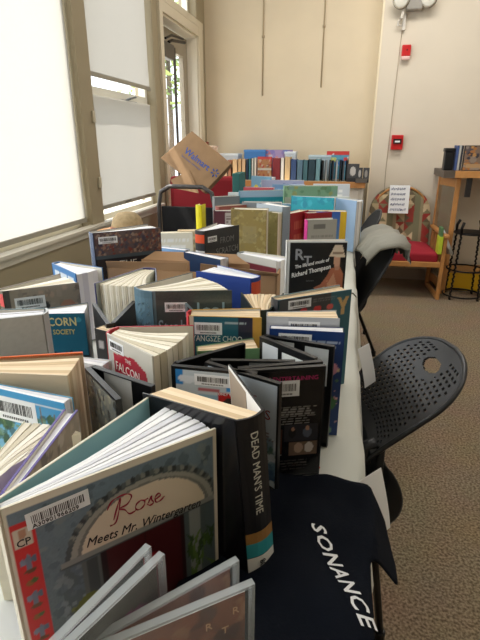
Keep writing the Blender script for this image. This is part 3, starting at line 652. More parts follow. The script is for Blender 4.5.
m_ = MB(); m_.box((.03, -.0004, .196), (.16, .003, .2006)); o = m_.build('edge_band', cm((220, 104, 44)), [c for c in bg_.children if c.name.startswith('back_cover')][0])
w, h = .14, .19
A = Art(w, h, (70, 160, 206), .002); A.grad((150, 196, 206), (54, 150, 204)); A.blobs(0, .52, 1, .86, [(40, 84, 50), (74, 110, 60), (30, 64, 42), (110, 140, 90)], 130, .035, 4); A.rect(.7, .3, .72, .93, (110, 96, 70)).rect(.86, .3, .875, .9, (120, 104, 80)).rect(0, .94, 1, .955, (206, 216, 220)).ell(.5, .6, .14, .06, (206, 226, 230)).blobs(0, .2, 1, .52, [(60, 100, 60), (150, 170, 120), (190, 206, 200)], 60, .05, 6)
B('palm', 'travel_guide', 'blue paperback with palm trees and large barcode at left', cov=(70, 160, 206), art=A, paper='white', nb=2, soft=True, code=(.12, .76, .075, .036))
B('cream_open', 'paperback_book', 'open paperback at lower left showing cream fanned pages', cov=(228, 222, 196), innerc=(236, 230, 204), paper='cream', nb=7, fan=(0, 3.2), fill=.7, soft=True)
A = Art(.15, .19, (142, 130, 118), .003); A.blobs(0, 0, 1, 1, [(120, 110, 102), (158, 146, 132), (100, 92, 88), (170, 160, 150)], 120, .04, 5)
B('purple', 'picture_book', 'thin book with purple edge and brown photo cover behind the picture book', cov=(84, 66, 140), art=A, paper='white', nb=2, face='front_cover', gloss=True)
# --- red title block novel and neighbours
w, h = .135, .205
A = Art(w, h, (206, 202, 190), .0022); A.poly([(.12, .66), (.12, .86), (.60, .90), (.86, .83), (.9, .66)], (176, 40, 58)).rect(0, 0, .1, 1, (190, 190, 184)).ell(.17, .62, .06, .06, (150, 150, 150))
B('falcon', 'hardcover_book', 'white hardback with red title block, pages spread wide', cov=(208, 204, 192), backc=(178, 34, 50), spinec=(190, 60, 66), innerc=(214, 206, 190), art=A, nb=7, fill=.8, code=(.05, .875, .042, .019), texts=(('THE', .40, .83, .009, (230, 226, 220)), ('FALCON', .16, .725, .0215, (236, 232, 226), {'sx': .82})), gloss=True)
A = Art(.12, .195, (40, 40, 40), .004); A.rect(.05, .8, .15, .88, (190, 190, 190))
B('cream_pb', 'paperback_book', 'dark paperback with curling cream pages just behind the red-titled book', cov=(42, 42, 44), art=A, paper='peach', nb=5, soft=True, fan=(-.6, 1))
D('dvd_x', 'dvd_case', 'slim black disc case spread in a V before the purple-edged book', labels=())
w, h = .13, .205
A = Art(w, h, (32, 96, 116), .002); A.rect(.68, 0, .9, 1, (40, 40, 62)).rect(.88, 0, 1, 1, (196, 150, 62)).rect(0, 0, .05, 1, (214, 200, 180)).ell(.5, .4, .25, .2, (40, 120, 130)).lines(.5, .93, .8, .96, 1, (180, 196, 200), 3, .8)
B('yangsze', 'hardcover_book', 'teal hardback with gold right band and white capital letters', cov=(196, 156, 76), spinec=(214, 78, 84), art=A, paper='peach', nb=7, fill=1, code=(.07, .83, .05, .023), texts=(('YANGSZE CHOO', .03, .765, .0165, (232, 232, 226), {'sx': .72}),))
A = Art(.105, .17, (132, 178, 128), .002); A.ell(.6, .72, .1, .05, (206, 150, 140)).lines(.25, .80, .8, .83, 1, (90, 110, 90), 3).poly([(0, .8), (.1, .72), (.2, .6), (.05, .6)], (110, 160, 110)).rect(0, 0, 1, .5, (112, 160, 112), .6)
B('green_pb', 'paperback_book', 'light green paperback with fanned tan pages', cov=(132, 178, 128), art=A, paper='peach', nb=5, fill=.9, soft=True, code=(.06, .86, .042, .018))
A = Art(.12, .18, (110, 112, 106), .002); A.blobs(0, 0, 1, 1, [(130, 128, 116), (80, 84, 84), (160, 152, 130), (96, 104, 110), (66, 68, 66)], 160, .05, 5); A.ell(.65, .5, .12, .2, (90, 90, 84))
D('dvd_left', 'dvd_case', 'open black disc case with a grey scenic cover at left of the red-titled book', art=A, inner=((.15, .55, .62, .97, (206, 206, 202)), (.75, .1, .98, .5, (150, 110, 70))), cov=(24, 24, 26))
B('whitebk', 'paperback_book', 'slim glossy white paperback between the beige book and red-titled one', cov=(226, 228, 232), art=Art(.1, .165, (222, 226, 232), .01), paper='white', nb=2, soft=True, gloss=True)
# --- behind: dark book with picture strip, blue hardback
w, h = .2, .255
A = Art(w, h, (30, 34, 42), .0026); A.rect(0, .72, 1, 1, (96, 78, 76)).blobs(0, .74, 1, .98, [(120, 90, 80), (70, 60, 66), (146, 116, 96), (64, 66, 84), (116, 56, 50), (150, 130, 116), (84, 80, 90)], 260, .022, 4).rect(0, .70, 1, .735, (70, 86, 96))
_, fc, sp = B('dark_the', 'hardcover_book', 'large dark hardback with a strip of portraits, near the window', cov=(40, 44, 52), spinec=(92, 104, 128), art=A, nb=4, code=(.06, .87, .055, .02), gloss=True, texts=(('THE', .34, .59, .026, (190, 190, 186), {'sx': 1.1}),), paper='white')
text('THE MASTER', .02, 'title', cm((206, 210, 214)), sp, Matrix.Translation((-.0072, .021, .245)) @ Matrix(((0, 0, -1, 0), (0, -1, 0, 0), (-1, 0, 0, 0), (0, 0, 0, 1))) @ T(0, 0), sx=.9)
A = Art(.15, .19, (66, 122, 178), .003); A.rect(.1, .70, .9, .92, (206, 216, 226)).rect(.3, .70, .34, .92, (66, 122, 178)).rect(.62, .7, .66, .92, (66, 122, 178))
B('blue_small', 'hardcover_book', 'light blue hardback with white pages near the window sill', cov=(62, 116, 176), art=A, nb=4, fill=1, paper='white')
A = Art(.16, .24, (48, 50, 54), .003); A.noise(.1, 2).blobs(0, 0, 1, .5, [(60, 62, 66), (40, 42, 46)], 20, .1, 3).rect(0, .45, 1, .47, (76, 78, 80), .6)
B('scratch', 'hardcover_book', 'charcoal hardback with orange spine tag and capital title', cov=(50, 52, 56), art=A, nb=4, fill=1, paper='white', code=(.08, .84, .04, .018), gloss=True, spine_art=((.84, .95, (226, 84, 40), 'spine_label'), (.62, .74, (226, 226, 224), 'spine_label')),
  texts=(('FROM', .42, .80, .028, (110, 112, 112), {'sx': .9}), ('SCRATCH', .30, .66, .028, (112, 114, 114), {'sx': .85})))
A = Art(.15, .19, (196, 196, 190), .003); A.rect(0, .80, 1, .90, (112, 40, 52)).blobs(.3, .3, 1, .78, [(120, 130, 120), (176, 150, 130), (90, 70, 60)], 20, .07, 3)
B('redwhite', 'hardcover_book', 'white hardback with maroon band, right behind the cardboard box', cov=(190, 190, 186), art=A, nb=5, fill=1, paper='white', spinec=(150, 160, 160))
B('darkblue', 'paperback_book', 'navy paperback resting in the cardboard box, thin pale edge', cov=(34, 58, 92), innerc=(230, 232, 234), paper='white', nb=2, soft=True)

# --- cardboard box between the book rows
t = empty('cardboard_box', (-.405, 1.295, .752), R(1)); tag(t, 'open brown cardboard box standing between the book rows', 'box')
kraft = mat('kraft_card', (168, 132, 96), .8, var=.06, scale=12); kd = mat('kraft_dark', (140, 108, 78), .85, var=.06, scale=14)
m_ = MB()
m_.box((-.24, -.062, 0), (.24, -.058, .165)); m_.box((-.24, .058, 0), (.24, .062, .165)); m_.box((-.24, -.062, 0), (-.236, .062, .165)); m_.box((.236, -.062, 0), (.24, .062, .165)); m_.box((-.24, -.062, 0), (.24, .062, .004)); m_.build('carton', kraft, t)
m_ = MB(); m_.slab([[(-.24, -.06, .165), (-.01, -.06, .165)], [(-.235, -.075, .187), (.0, -.072, .194)]], .003, (0, 1, 0)); m_.build('flap', kraft, t)
m_ = MB(); m_.slab([[(.03, -.06, .165), (.24, -.06, .165)], [(.035, -.07, .192), (.25, -.075, .176)]], .003, (0, 1, 0)); m_.build('flap', kd, t)
m_ = MB(); m_.slab([[(-.24, .06, .165), (.24, .06, .165)], [(-.24, .085, .185), (.24, .09, .185)]], .003, (0, 1, 0)); m_.build('flap', kraft, t)

# --- clear disc cases nearest the camera
def jewel(name, label, key, art, w, base, labs=()):
    x, y, rz, w0, h, t_, phi, sd = POSE[key]
    r = empty(name, (x, y, base), rz); tag(r, label, 'disc case')
    def pane(nm, M, th=.0022):
        m_ = MB(); m_.box((.003, -th, .003), (w-.003, 0, h-.003)); hh = h
        for a, b in (((0, -th, 0), (.003, .0045, hh)), ((w-.003, -th, 0), (w, .0045, hh)), ((.003, -th, 0), (w-.003, .0045, .003)), ((.003, -th, hh-.003), (w-.003, .0045, hh))): m_.box(a, b, 1)
        o = m_.build(nm, [CLEAR, CLEARE], r); o.matrix_local = M; return o
    l = pane('lid', Matrix.Identity(4))
    b = pane('tray', Matrix.Translation((0, .006, 0)) @ Matrix.Rotation(phi, 4, 'Z'))
    m_ = MB(); art_grid(m_, art, w-.02, h-.012, .0012, 1, .004, 1, .012); m_.box((.012, .0014, .004), (w-.008, .0022, h-.008)); m_.build('booklet', [WHITE, PRINTG], l)
    m_ = MB(); art_grid(m_, art, w-.02, h-.012, .0012, 1, .004, 1, .012); m_.box((.012, .0014, .004), (w-.008, .0026, h-.008)); m_.build('tray_card', [cm((120, 70, 80)), PRINTG], b)
    return r, l
A = Art(.12, .15, (60, 52, 48), .003); A.rect(.1, 0, .9, .9, (72, 60, 56)).ell(.72, .52, .3, .34, (140, 66, 106)).ell(.74, .46, .2, .26, (160, 78, 122)).rect(.3, .35, .34, .42, (40, 30, 40))
jewel('cd_case', 'clear disc case with plum artwork leaning on the picture book', 'cd_a', A, .142, .752)
A = Art(.12, .13, (110, 58, 44), .003); A.grad((70, 40, 36), (140, 80, 60)).blobs(0, 0, 1, 1, [(150, 90, 66), (90, 46, 40), (176, 120, 86)], 50, .08, 3)
r, l = jewel('cd_case', 'clear disc case with reddish-brown artwork nearest the camera', 'cd_b', A, .142, .752)
F = face_frame(1, .142, -.0024)
for s_, a, b in (('R', .02, .100), ('E', .04, .100), ('R', .06, .100), ('R', .095, .112), ('T', .11, .100), ('R', .12, .118)): text(s_, .011, 'title', cm((206, 170, 140)), l, F @ T(a, b))

# ================================================================ SHIRT WITH WRITING
def shirt_pt(a, y):
    """a: length across from x=-.20; y along the table"""
    e = .215; x0 = -.16; w_ = .004*math.sin(a*30+y*22)+.003*math.sin(a*70-y*15)+.003*math.sin(y*55+a*20)
    if a <= e: return Vector((x0+a, y, .764+max(-.006, w_)+.004*math.sin(a/e*3)))
    r = .02; b = a-e
    if b < r*.95:
        q = b/r; return Vector((x0+e+r*math.sin(q), y, .764-r*(1-math.cos(q))+w_))
    q = .95; k = b-r*.95
    return Vector((x0+e+r*math.sin(q)+k*math.cos(q), y, .764-r*(1-math.cos(q))-k*math.sin(q)+w_*.6))
mb = MB(); NU, NV = 60, 44; P = []
for i in range(NU+1):
    u = i/NU; row = []
    for j in range(NV+1):
        v = j/NV; Yr = .2+.43*u; am = .222+.062*max(0, min(1, (Yr-.49)/.05))**1.5-.02*max(0, (Yr-.58)/.05); a = am*v
        yf = .635-.14*max(0, a-.16)-.6*max(0, a-.22); yn = .2
        y = yn+(yf-yn)*u
        row.append(shirt_pt(a, y))
    P.append(row)
mb.slab(P, .004, (0, 0, -1))
t = mb.build('t_shirt', mat('navy_black_cotton', (15, 20, 30), .9, spec=.15, bump=.25, scale=300), smooth=True)
tag(t, 'folded black shirt with white slanted capitals lying over the cloth edge', 'shirt')
cu = bpy.data.curves.new('letters', 'FONT'); cu.body = 'SONANCE'; cu.size = .0295; cu.shear = .25; cu.resolution_u = 2; cu.offset = .0006; cu.space_character = 1.15
to = bpy.data.objects.new('letters', cu); COL.objects.link(to); dg = bpy.context.evaluated_depsgraph_get(); dg.update()
me = bpy.data.meshes.new_from_object(to.evaluated_get(dg)); bpy.data.objects.remove(to); bpy.data.curves.remove(cu)
p0 = (.144, .527); p1 = (.216, .37); L = math.hypot(p1[0]-p0[0], p1[1]-p0[1]); dx, dy = (p1[0]-p0[0])/L, (p1[1]-p0[1])/L
xs = [v.co.x for v in me.vertices]; sc_ = 1.0
for v in me.vertices:
    al, up_ = v.co.x*sc_, v.co.y*.85; a = p0[0]+dx*al-dy*up_; y = p0[1]+dy*al+dx*up_
    v.co = shirt_pt(a, y)+Vector((.0006, 0, .0012))
me.materials.append(WHITE); o = bpy.data.objects.new('printed_letters', me); COL.objects.link(o); o.parent = t

# ================================================================ CHAIRS
plastic = mat('chair_black_plastic', (34, 36, 40), .34)
frame_b = mat('chair_black_metal', (18, 18, 20), .35, metal=.3)
def nest_chair(name, label, x, y, rz, z0, z1, dx, hb, ht, holes=True):
    sp_ = .05 if holes else .13
    t = empty(name, (x, y, 0), rz); tag(t, label, 'chair', None)
    # back shell: local +x leans back, local y across. A rounded shield, pierced, with a hand hole at the top
    NZ, NY = 96, 64
    def half(s): return hb+(ht-hb)*math.sin(min(1, s/.6)*PI/2) if s < .6 else ht*math.sqrt(max(0, 1-((s-.6)/.4)**2.3))
    def surf(s, c):
        return Vector((dx*(s+.12*s*s-.1*s)-.02*math.sin(s*PI)+.035*(abs(c)**2)*(1-.9*s)*-1, c*half(s), z0+(z1-z0)*s))
    S = [k/NZ for k in range(NZ+1)]; N = Vector((.8, 0, -.6))*.006
    vs = [surf(s, -1+2*j/NY) for s in S for j in range(NY+1)]
    n0 = len(vs); vs2 = [v+N for v in vs]; keep = {}
    for i in range(NZ):
        for j in range(NY):
            s = (i+.5)/NZ; c = (j+.5)/NY*2-1; yy = c*half(s); hole = False
            if holes:
                if ((s-.80)/.058)**2+(yy/.040)**2 < 1: hole = True
                elif .14 < s < .93 and abs(c) < .84 and i % 4 in (1, 2) and (j+(i//4) % 2*2) % 4 in (1, 2) and ((s-.80)/.14)**2+(yy/.055)**2 > 1: hole = True
            keep[i, j] = not hole
    F = []
    for (i, j), k in keep.items():
        a = i*(NY+1)+j; q = (a, a+1, a+NY+2, a+NY+1)
        if k: F.append(q); F.append(tuple(n0+v for v in reversed(q)))
        for di, dj, e in ((-1, 0, (q[1], q[0])), (1, 0, (q[3], q[2])), (0, -1, (q[0], q[3])), (0, 1, (q[2], q[1]))):
            if k and not keep.get((i+di, j+dj), False): F.append((e[0], e[1], n0+e[1], n0+e[0]))
    m_ = MB(); m_.add(vs+vs2, F); m_.build('backrest', plastic if holes else mat('black_mesh', (20, 20, 22), .8), t, recalc=True)
    rim = [surf(s, 1)+N*.5 for s in S]+[surf(s, -1)+N*.5 for s in reversed(S)]
    m_ = MB(); m_.tube([p for i, p in enumerate(rim) if i % 2 == 0], .006, 8); m_.build('back_rim', plastic, t, smooth=True)
    # folded-up seat shell hanging below the back with its sides wrapping rearwards
    m_ = MB(); P = []; zl = z0-.27
    for i in range(17):
        s = i/16; hw = hb*(.72+.42*math.sin(s*PI*.8)); bow = .075*math.sin(PI*min(1, s*1.05))**.7
        P.append([(-.045+.05*s+bow*abs(c)**5, c*hw, zl+(.275)*s) for c in [-1+2*k/20 for k in range(21)]])
    m_.slab(P, .007, (.8, 0, 0)); m_.build('seat', plastic, t, smooth=True)
    for s in (-1, 1):
        m_ = MB(); m_.tube([(.0, s*(hb+.005), z0+.04), (.0, s*(hb+.01), z0-.06), (.01, s*(hb+.012), .30), (sp_, s*(hb+.015), .03)], .010); m_.build('leg', frame_b, t, smooth=True)
        m_ = MB(); m_.tube([(.0, s*(hb+.01), z0-.1), (-.12, s*(hb+.015), .25), (-.26, s*(hb+.02), .03)], .010); m_.build('leg', frame_b, t, smooth=True)
        m_ = MB(); m_.tube([(-.03, s*(hb-.005), z0-.01), (-.035, s*(hb-.005), z0+.035), (-.01, s*(hb-.005), z0+.045)], .014); m_.build('hinge', plastic, t, smooth=True)
        for xx, yy in ((sp_, .015), (-.26, .02)): m_ = MB(); m_.lathe([(.015, .0), (.015, .03), (.011, .034)], xx, s*(hb+yy), 12); m_.build('foot', frame_b, t)
    m_ = MB(); m_.tube([(-.0, -hb, z0-.08), (-.0, hb, z0-.08)], .009); m_.build('crossbar', frame_b, t, smooth=True)
    return t
nest_chair('perforated_chair', 'near black plastic chair with pierced back and oval hand hole', .090, 1.135, R(11), .558, .778, .200, .145, .178)
nest_chair('black_chair', 'farther black chair with the grey jacket over its leaning back', .048, 2.34, R(9.4), .40, .825, .18, .18, .2, False)
nest_chair('black_chair', 'third black chair, rounded top showing beyond the grey jacket', .085, 3.05, R(6), .48, .87, .12, .17, .18, False)
# grey jacket over the far chair
t = empty('jacket', (.045, 2.36, 0), R(9.4)); tag(t, 'grey jacket draped over the top of the farther black chair', 'jacket')
prof = [(.03, .775), (.05, .80), (.08, .835), (.13, .852), (.17, .862), (.20, .855), (.22, .83), (.23, .80), (.235, .765)]
P = []
for i, (px_, pz) in enumerate(prof):
    row = []
    for j in range(17):
        v = -1+2*j/16; r_ = .195*(1-.06*math.sin(i*1.3)); drop = .05*max(0, abs(v)-.75)*4*(.6 if i < 6 else .2)
        row.append((px_+.008*math.sin(j*1.9+i)+(.02*v if i > 6 else 0), v*r_, pz+.008*math.sin(j*1.3+i*.8)-drop-(.04*(v > .1)*v if i > 5 else 0)))
    P.append(row)
m_ = MB(); m_.slab(P, .012, (0, 0, -1)); m_.build('garment', mat('grey_fleece', (150, 148, 138), .95, bump=.4, scale=60), t, smooth=True)

# wooden chair with patterned back
t = empty('wooden_armchair', (.50, 4.42, 0), R(3)); tag(t, 'low oak armchair with red seat and triangle patterned round back', 'chair')
def trim_pattern():
    A = Art(.5, .52, (150, 138, 108), .004)
    q = random.Random(2); C_ = [(156, 52, 46), (206, 188, 152), (128, 122, 92), (176, 160, 126), (150, 60, 50), (104, 92, 70)]
    for i in range(7):
        for j in range(7):
            x, y = i/7, j/7; s = 1/7
            if i in (2, 5): A.rect(x, y, x+s*.7, y+s, (122, 120, 92)); continue
            A.rect(x, y, x+s, y+s, q.choice(C_)); A.poly([(x, y), (x+s, y), (x+s*.5, y+s*.5)], q.choice(C_)); A.poly([(x, y+s), (x+s, y+s), (x+s*.5, y+s*.5)], q.choice(C_)); A.poly([(x, y), (x, y+s), (x+s*.5, y+s*.5)], q.choice(C_))
    return A
Ap = trim_pattern()
m_ = MB(); n = 40; colr = []; vs = []; fs = []
NR, NC = 90, 90
for i in range(NR+1):
    s = i/NR
    hw = .268 if s < .5 else .268*math.sqrt(max(0.0, 1-((s-.5)/.5)**2.3)); hw = max(hw, .02)
    for j in range(NC+1):
        c = -1+2*j/NC; z = .33+.55*s; puff = .035*(1-c**4)*(1-(2*s-1)**6)
        vs.append((c*hw, .20+.12*s-puff, z)); ix = min(Ap.nx-1, max(0, int((c*hw/.54+.5)*(Ap.nx-1)))); iy = min(Ap.ny-1, int(s*(Ap.ny-1))); colr.append(Ap.a[iy, ix])
fs = [(i*(NC+1)+j, i*(NC+1)+j+1, (i+1)*(NC+1)+j+1, (i+1)*(NC+1)+j) for i in range(NR) for j in range(NC)]
nv = len(vs); vs2 = [(v[0], v[1]+.05, v[2]) for v in vs]
ring = [j for j in range(NC+1)]+[i*(NC+1)+NC for i in range(1, NR+1)]+[NR*(NC+1)+j for j in range(NC-1, -1, -1)]+[i*(NC+1) for i in range(NR-1, 0, -1)]
fs += [tuple(nv+k for k in reversed(f)) for f in fs]+[(ring[(k+1) % len(ring)], ring[k], nv+ring[k], nv+ring[(k+1) % len(ring)]) for k in range(len(ring))]
m_.add(vs+vs2, fs); m_.c = (0, np.array(colr+colr)); m_.build('backrest', vcol_mat('woven_triangles', .85), t, smooth=True)
m_ = MB(); P = [[(x, y, .385+.03*(1-(x/.27)**4)*(1-((y)/.27)**4)) for x in [-.26+.52*k/12 for k in range(13)]] for y in [-.26+.48*k/10 for k in range(11)]]
m_.slab(P, .075, (0, 0, -1)); m_.build('seat', mat('crimson_fabric', (158, 30, 48), .85), t, smooth=False, bevel=.015)
m_ = MB(); m_.box((-.27, -.27, .275), (.27, -.245, .32)); m_.box((-.27, .2, .275), (.27, .225, .32)); m_.box((-.28, -.27, .275), (-.26, .225, .32)); m_.box((.26, -.27, .275), (.28, .225, .32)); m_.build('seat_rail', WOOD, t, bevel=.005)
for s in (-1, 1):
    x0, x1 = s*.282, s*.312
    m_ = MB()
    m_.box((x0, -.27, .0), (x1, -.235, .52)); m_.build('leg', WOOD, t, bevel=.006)
    m_ = MB(); m_.box((x0, .17, .0), (x1, .205, .5)); m_.build('leg', WOOD, t, bevel=.006)
    m_ = MB(); m_.box((x0-.006, -.30, .52), (x1+.006, .28, .55)); m_.build('armrest', WOOD, t, bevel=.01)
    m_ = MB(); m_.box((x0, -.235, .0), (x1, .17, .035)); m_.build('floor_runner', WOOD, t, bevel=.006)
    for k in range(3): m_ = MB(); m_.box((x0+.006*s, -.15+.1*k, .3), (x1-.006*s, -.125+.1*k, .52)); m_.build('arm_slat', WOOD, t)
m_ = MB(); P2 = [(-.245*math.cos(a), .29, .62+.255*math.sin(a)) for a in [PI*k/18 for k in range(19)]]; m_.tube([(-.25, .265, .33)]+P2+[(.25, .265, .33)], .009); m_.build('back_frame', WOOD, t, smooth=True)
sg = MB(); sg.box((-.085, -.0015, -.12), (.085, 0, .12)); s_ = sg.build('paper_sign', WHITE); s_.location = (.455, 4.575, .775); s_.rotation_euler = (R(-10), 0, R(3)); tag(s_, 'white handwritten paper notice pinned to the patterned chair back', 'sign')
m_ = MB(); q = random.Random(4)
for r_, wd in enumerate(((.3, .75), (.2, .85), (.3, .7), (.15, .8), (.2, .8))):
    z = .088-.044*r_; x = -.07
    while x < -.07+.14*wd[1]:
        ww = q.uniform(.012, .024); pts = [(x+ww*k/5, -.0022, z+(.013 if k % 2 else -.011)*q.uniform(.5, 1)) for k in range(6)]; m_.tube(pts, .0026, 5); x += ww+.007
m_.build('handwriting', cm((60, 70, 120)), s_)
# cloth bag and yellow tag on the right arm
t = empty('tote_bag', (.835, 4.27, .36)); tag(t, 'small white and green cloth bundle hanging off the right armrest', 'bag')
m_ = MB(); m_.slab([[(-.035+.02*math.sin(k*1.3)*.4, -.1+.03*k, .22-.025*(abs(k-3))) for k in range(7)], [(.035+.012*math.sin(k*2), -.1+.03*k, .02+.02*math.sin(k)) for k in range(7)]], .035, (.2, 0, .0)); m_.build('bundle', mat('white_cloth', (206, 210, 214), .85), t, smooth=True)
m_ = MB(); m_.box((-.075, -.11, .03), (-.045, .0, .17)); m_.build('tag', cm((196, 216, 60)), t); m_ = MB(); m_.box((-.07, -.1, .17), (-.05, .0, .24)); m_.build('green_strip', cm((90, 130, 90)), t)
t2 = MB(); t2.box((-.02, -.15, .0), (.008, .08, .17)); o = t2.build('folded_cloth', mat('white_cloth2', (210, 208, 200), .85), bevel=.008); o.location = (.245, 4.30, .42); tag(o, 'white cloth hanging over the left armrest of the wooden chair', 'cloth')

# display stand with open wooden door, shelf, plant stand, yellow bin
t = empty('display_cabinet', (.725, 4.28, 0)); tag(t, 'tall oak frame cabinet end with glass panel under the dark shelf', 'cabinet')
wm = WOOD
fr = [(.02, .0), (.16, -.06)]
m_ = MB(); dirv = Vector((.13, -.055, 0)); p0 = Vector((.03, .12, 0)); lx = .165
def post(x, y): m = MB(); m.box((x-.018, y-.018, 0), (x+.018, y+.018, .975)); return m
post(.075, .42).build('post', wm, t, bevel=.004); post(.158, .10).build('post', wm, t, bevel=.004)
def rail(z0, z1):
    m = MB(); d = Vector((.083, -.32, 0)).normalized(); n = Vector((-d.y, d.x, 0))*.012; a = Vector((.075, .42, 0)); b = Vector((.158, .10, 0))
    m.prism([tuple((a-n)[:2]), tuple((b-n)[:2]), tuple((b+n)[:2]), tuple((a+n)[:2])], z0, z1); return m
rail(.90, .97).build('rail', wm, t); rail(.05, .12).build('rail', wm, t)
rail(.12, .90).build('glass_panel', mat('smoky_glass', (150, 140, 118), .15, alpha=.55), t)
t = empty('wall_shelf', (1.435, 4.30, 0)); tag(t, 'oak shelf with dark edge standing on the cabinet end', 'shelf')
m_ = MB(); m_.box((-.60, .0, .98), (.9, .50, 1.03)); m_.build('shelf_board', WOOD, t); m_ = MB(); m_.box((-.685, .0, .978), (-.60, .50, 1.032)); m_.build('end_trim', mat('dark_edge', (92, 82, 72), .5), t)
m_ = MB(); m_.box((.85, .02, 0), (.89, .48, .98)); m_.build('side_panel', WOOD, t)
m_ = MB(); m_.box((-.50, .02, .83), (-.46, .05, .98)); m_.build('bracket', mat('iron_dark', (40, 38, 38), .5), t)
m_ = MB(); m_.box((-.035, -.03, 0), (.035, .05, .14)); m_.box((-.04, -.035, .14), (.04, .055, .17)); o = m_.build('black_box', BLACK, bevel=.006); o.location = (.79, 4.42, 1.033); tag(o, 'small black box standing at the left end of the shelf', 'box')
for k in range(3):
    o_ = MB(); o_.box((0, -.0, 0), (.014, .135, .19)); o = o_.build('dvd_case', [cm(((70, 90, 140), (190, 190, 186), (50, 52, 60))[k])], bevel=.001); o.location = (.835+.017*k, 4.36, 1.033); tag(o, ('blue', 'pale', 'dark')[k]+' disc case standing edge on upon the right shelf', 'disc case')
A = Art(.2, .19, (130, 110, 96), .005); A.blobs(0, 0, 1, 1, [(176, 120, 70), (90, 84, 90), (150, 140, 130), (200, 150, 90), (60, 60, 70)], 60, .09, 4); A.rect(.1, .1, .9, .25, (180, 150, 110))
m_ = MB(); m_.box((0, 0, 0), (.24, .014, .19)); art_grid(m_, A, .23, .18, -.0004, 1, .005, 1, .005); m_.c = m_.c
o = m_.build('dvd_case', [BLACK, PRINTG]); o.location = (.888, 4.35, 1.033); o.rotation_euler = (0, 0, R(8)); tag(o, 'picture-fronted disc case facing out on the right shelf', 'disc case')
# wrought iron plant stand
iron = mat('wrought_iron', (30, 28, 28), .45, metal=.5)
t = empty('plant_stand', (1.02, 4.30, 0)); tag(t, 'black twisted wrought iron plant stand under the shelf', 'plant stand')
def ringt(z, r, th): return [(r*math.cos(2*PI*k/24), r*math.sin(2*PI*k/24), z) for k in range(24)]
for z, r in ((.55, .125), (.25, .145), (.03, .15)): m_ = MB(); m_.tube(ringt(z, r, 0), .007, 6, closed=True); m_.build('ring', iron, t, smooth=True)
m_ = MB(); m_.lathe([(.0, .545), (.12, .545), (.12, .56), (.0, .56)], n=24); m_.build('top_plate', iron, t)
for k in range(4):
    a = PI/4+k*PI/2; m_ = MB(); pts = []; rr = []
    for i in range(60):
        s = i/59; r = .125+.03*(1-s); pts.append((r*math.cos(a)+.004*math.cos(i*1.5), r*math.sin(a)+.004*math.sin(i*1.5), .56*s)); rr.append(.007+.003*(i % 2))
    m_.tube(pts, rr, 6); m_.build('leg', iron, t, smooth=True)
    m_ = MB(); m_.tube([(.13*math.cos(a), .13*math.sin(a), .55), (.13*math.cos(a), .13*math.sin(a), .60), (.11*math.cos(a), .11*math.sin(a), .64)], [.008, .011, .012]); m_.build('finial', iron, t, smooth=True)
t = empty('storage_bin', (1.12, 4.62, 0)); tag(t, 'yellow plastic bin on the floor behind the plant stand', 'bin')
yb = mat('yellow_plastic', (222, 176, 30), .45)
m_ = MB()
for a, b in (((-.26, -.12, .0), (.26, -.11, .16)), ((-.26, .11, 0), (.26, .12, .16)), ((-.26, -.12, 0), (-.25, .12, .16)), ((.25, -.12, 0), (.26, .12, .16)), ((-.26, -.12, 0), (.26, .12, .01))): m_.box(a, b)
m_.build('tub', yb, t); m_ = MB(); m_.box((-.27, -.13, .16), (.27, .13, .185)); m_.build('lid', mat('bin_lid', (196, 146, 80), .5), t, bevel=.006)

# ================================================================ RED CHAIR, BLACK CHAIR, PAPER BAG
t = empty('red_armchair', (-1.085, 3.76, 0), R(8)); tag(t, 'red upholstered chair by the door under the paper bag', 'chair')
redf = mat('red_upholstery', (150, 34, 44), .8)
m_ = MB(); m_.box((-.27, .0, .42), (.27, .07, 1.00)); m_.build('backrest', redf, t, bevel=.03)
m_ = MB(); m_.box((-.27, -.36, .38), (.27, -.0, .47)); m_.build('seat', redf, t, bevel=.02)
for sx in (-1, 1):
    for yy in (-.33, .03): m_ = MB(); m_.tube([(sx*.25, yy, .4), (sx*.25, yy, 0)], .015); m_.build('leg', frame_b, t, smooth=True)
t = empty('black_armchair', (-.99, 3.02, 0), R(-3)); tag(t, 'black chair with arched tube frame at the end of the far table', 'chair')
m_ = MB(); arc = [(-.185, 0, .0), (-.19, 0, .5), (-.19, 0, .86), (-.17, 0, .95), (-.11, 0, .985), (.11, 0, .985), (.17, 0, .95), (.19, 0, .86), (.19, 0, .5), (.185, 0, .0)]
sm = []
for i in range(len(arc)-1):
    for k in range(4): sm.append(tuple(arc[i][j]+(arc[i+1][j]-arc[i][j])*k/4 for j in range(3)))
sm.append(arc[-1]); m_.tube(sm, .014); m_.build('frame', mat('arch_grey', (62, 58, 56), .4), t, smooth=True)
m_ = MB(); m_.box((-.175, .0, .40), (.175, .02, .86)); m_.build('backrest', mat('black_fabric', (20, 20, 22), .9), t, bevel=.006)
m_ = MB(); m_.box((-.175, .02, .40), (.175, .34, .46)); m_.build('seat', mat('black_fabric', (20, 20, 22), .9), t, bevel=.01)
for sx in (-1, 1): m_ = MB(); m_.tube([(sx*.17, .32, .42), (sx*.17, .33, 0)], .013); m_.build('leg', frame_b, t, smooth=True)
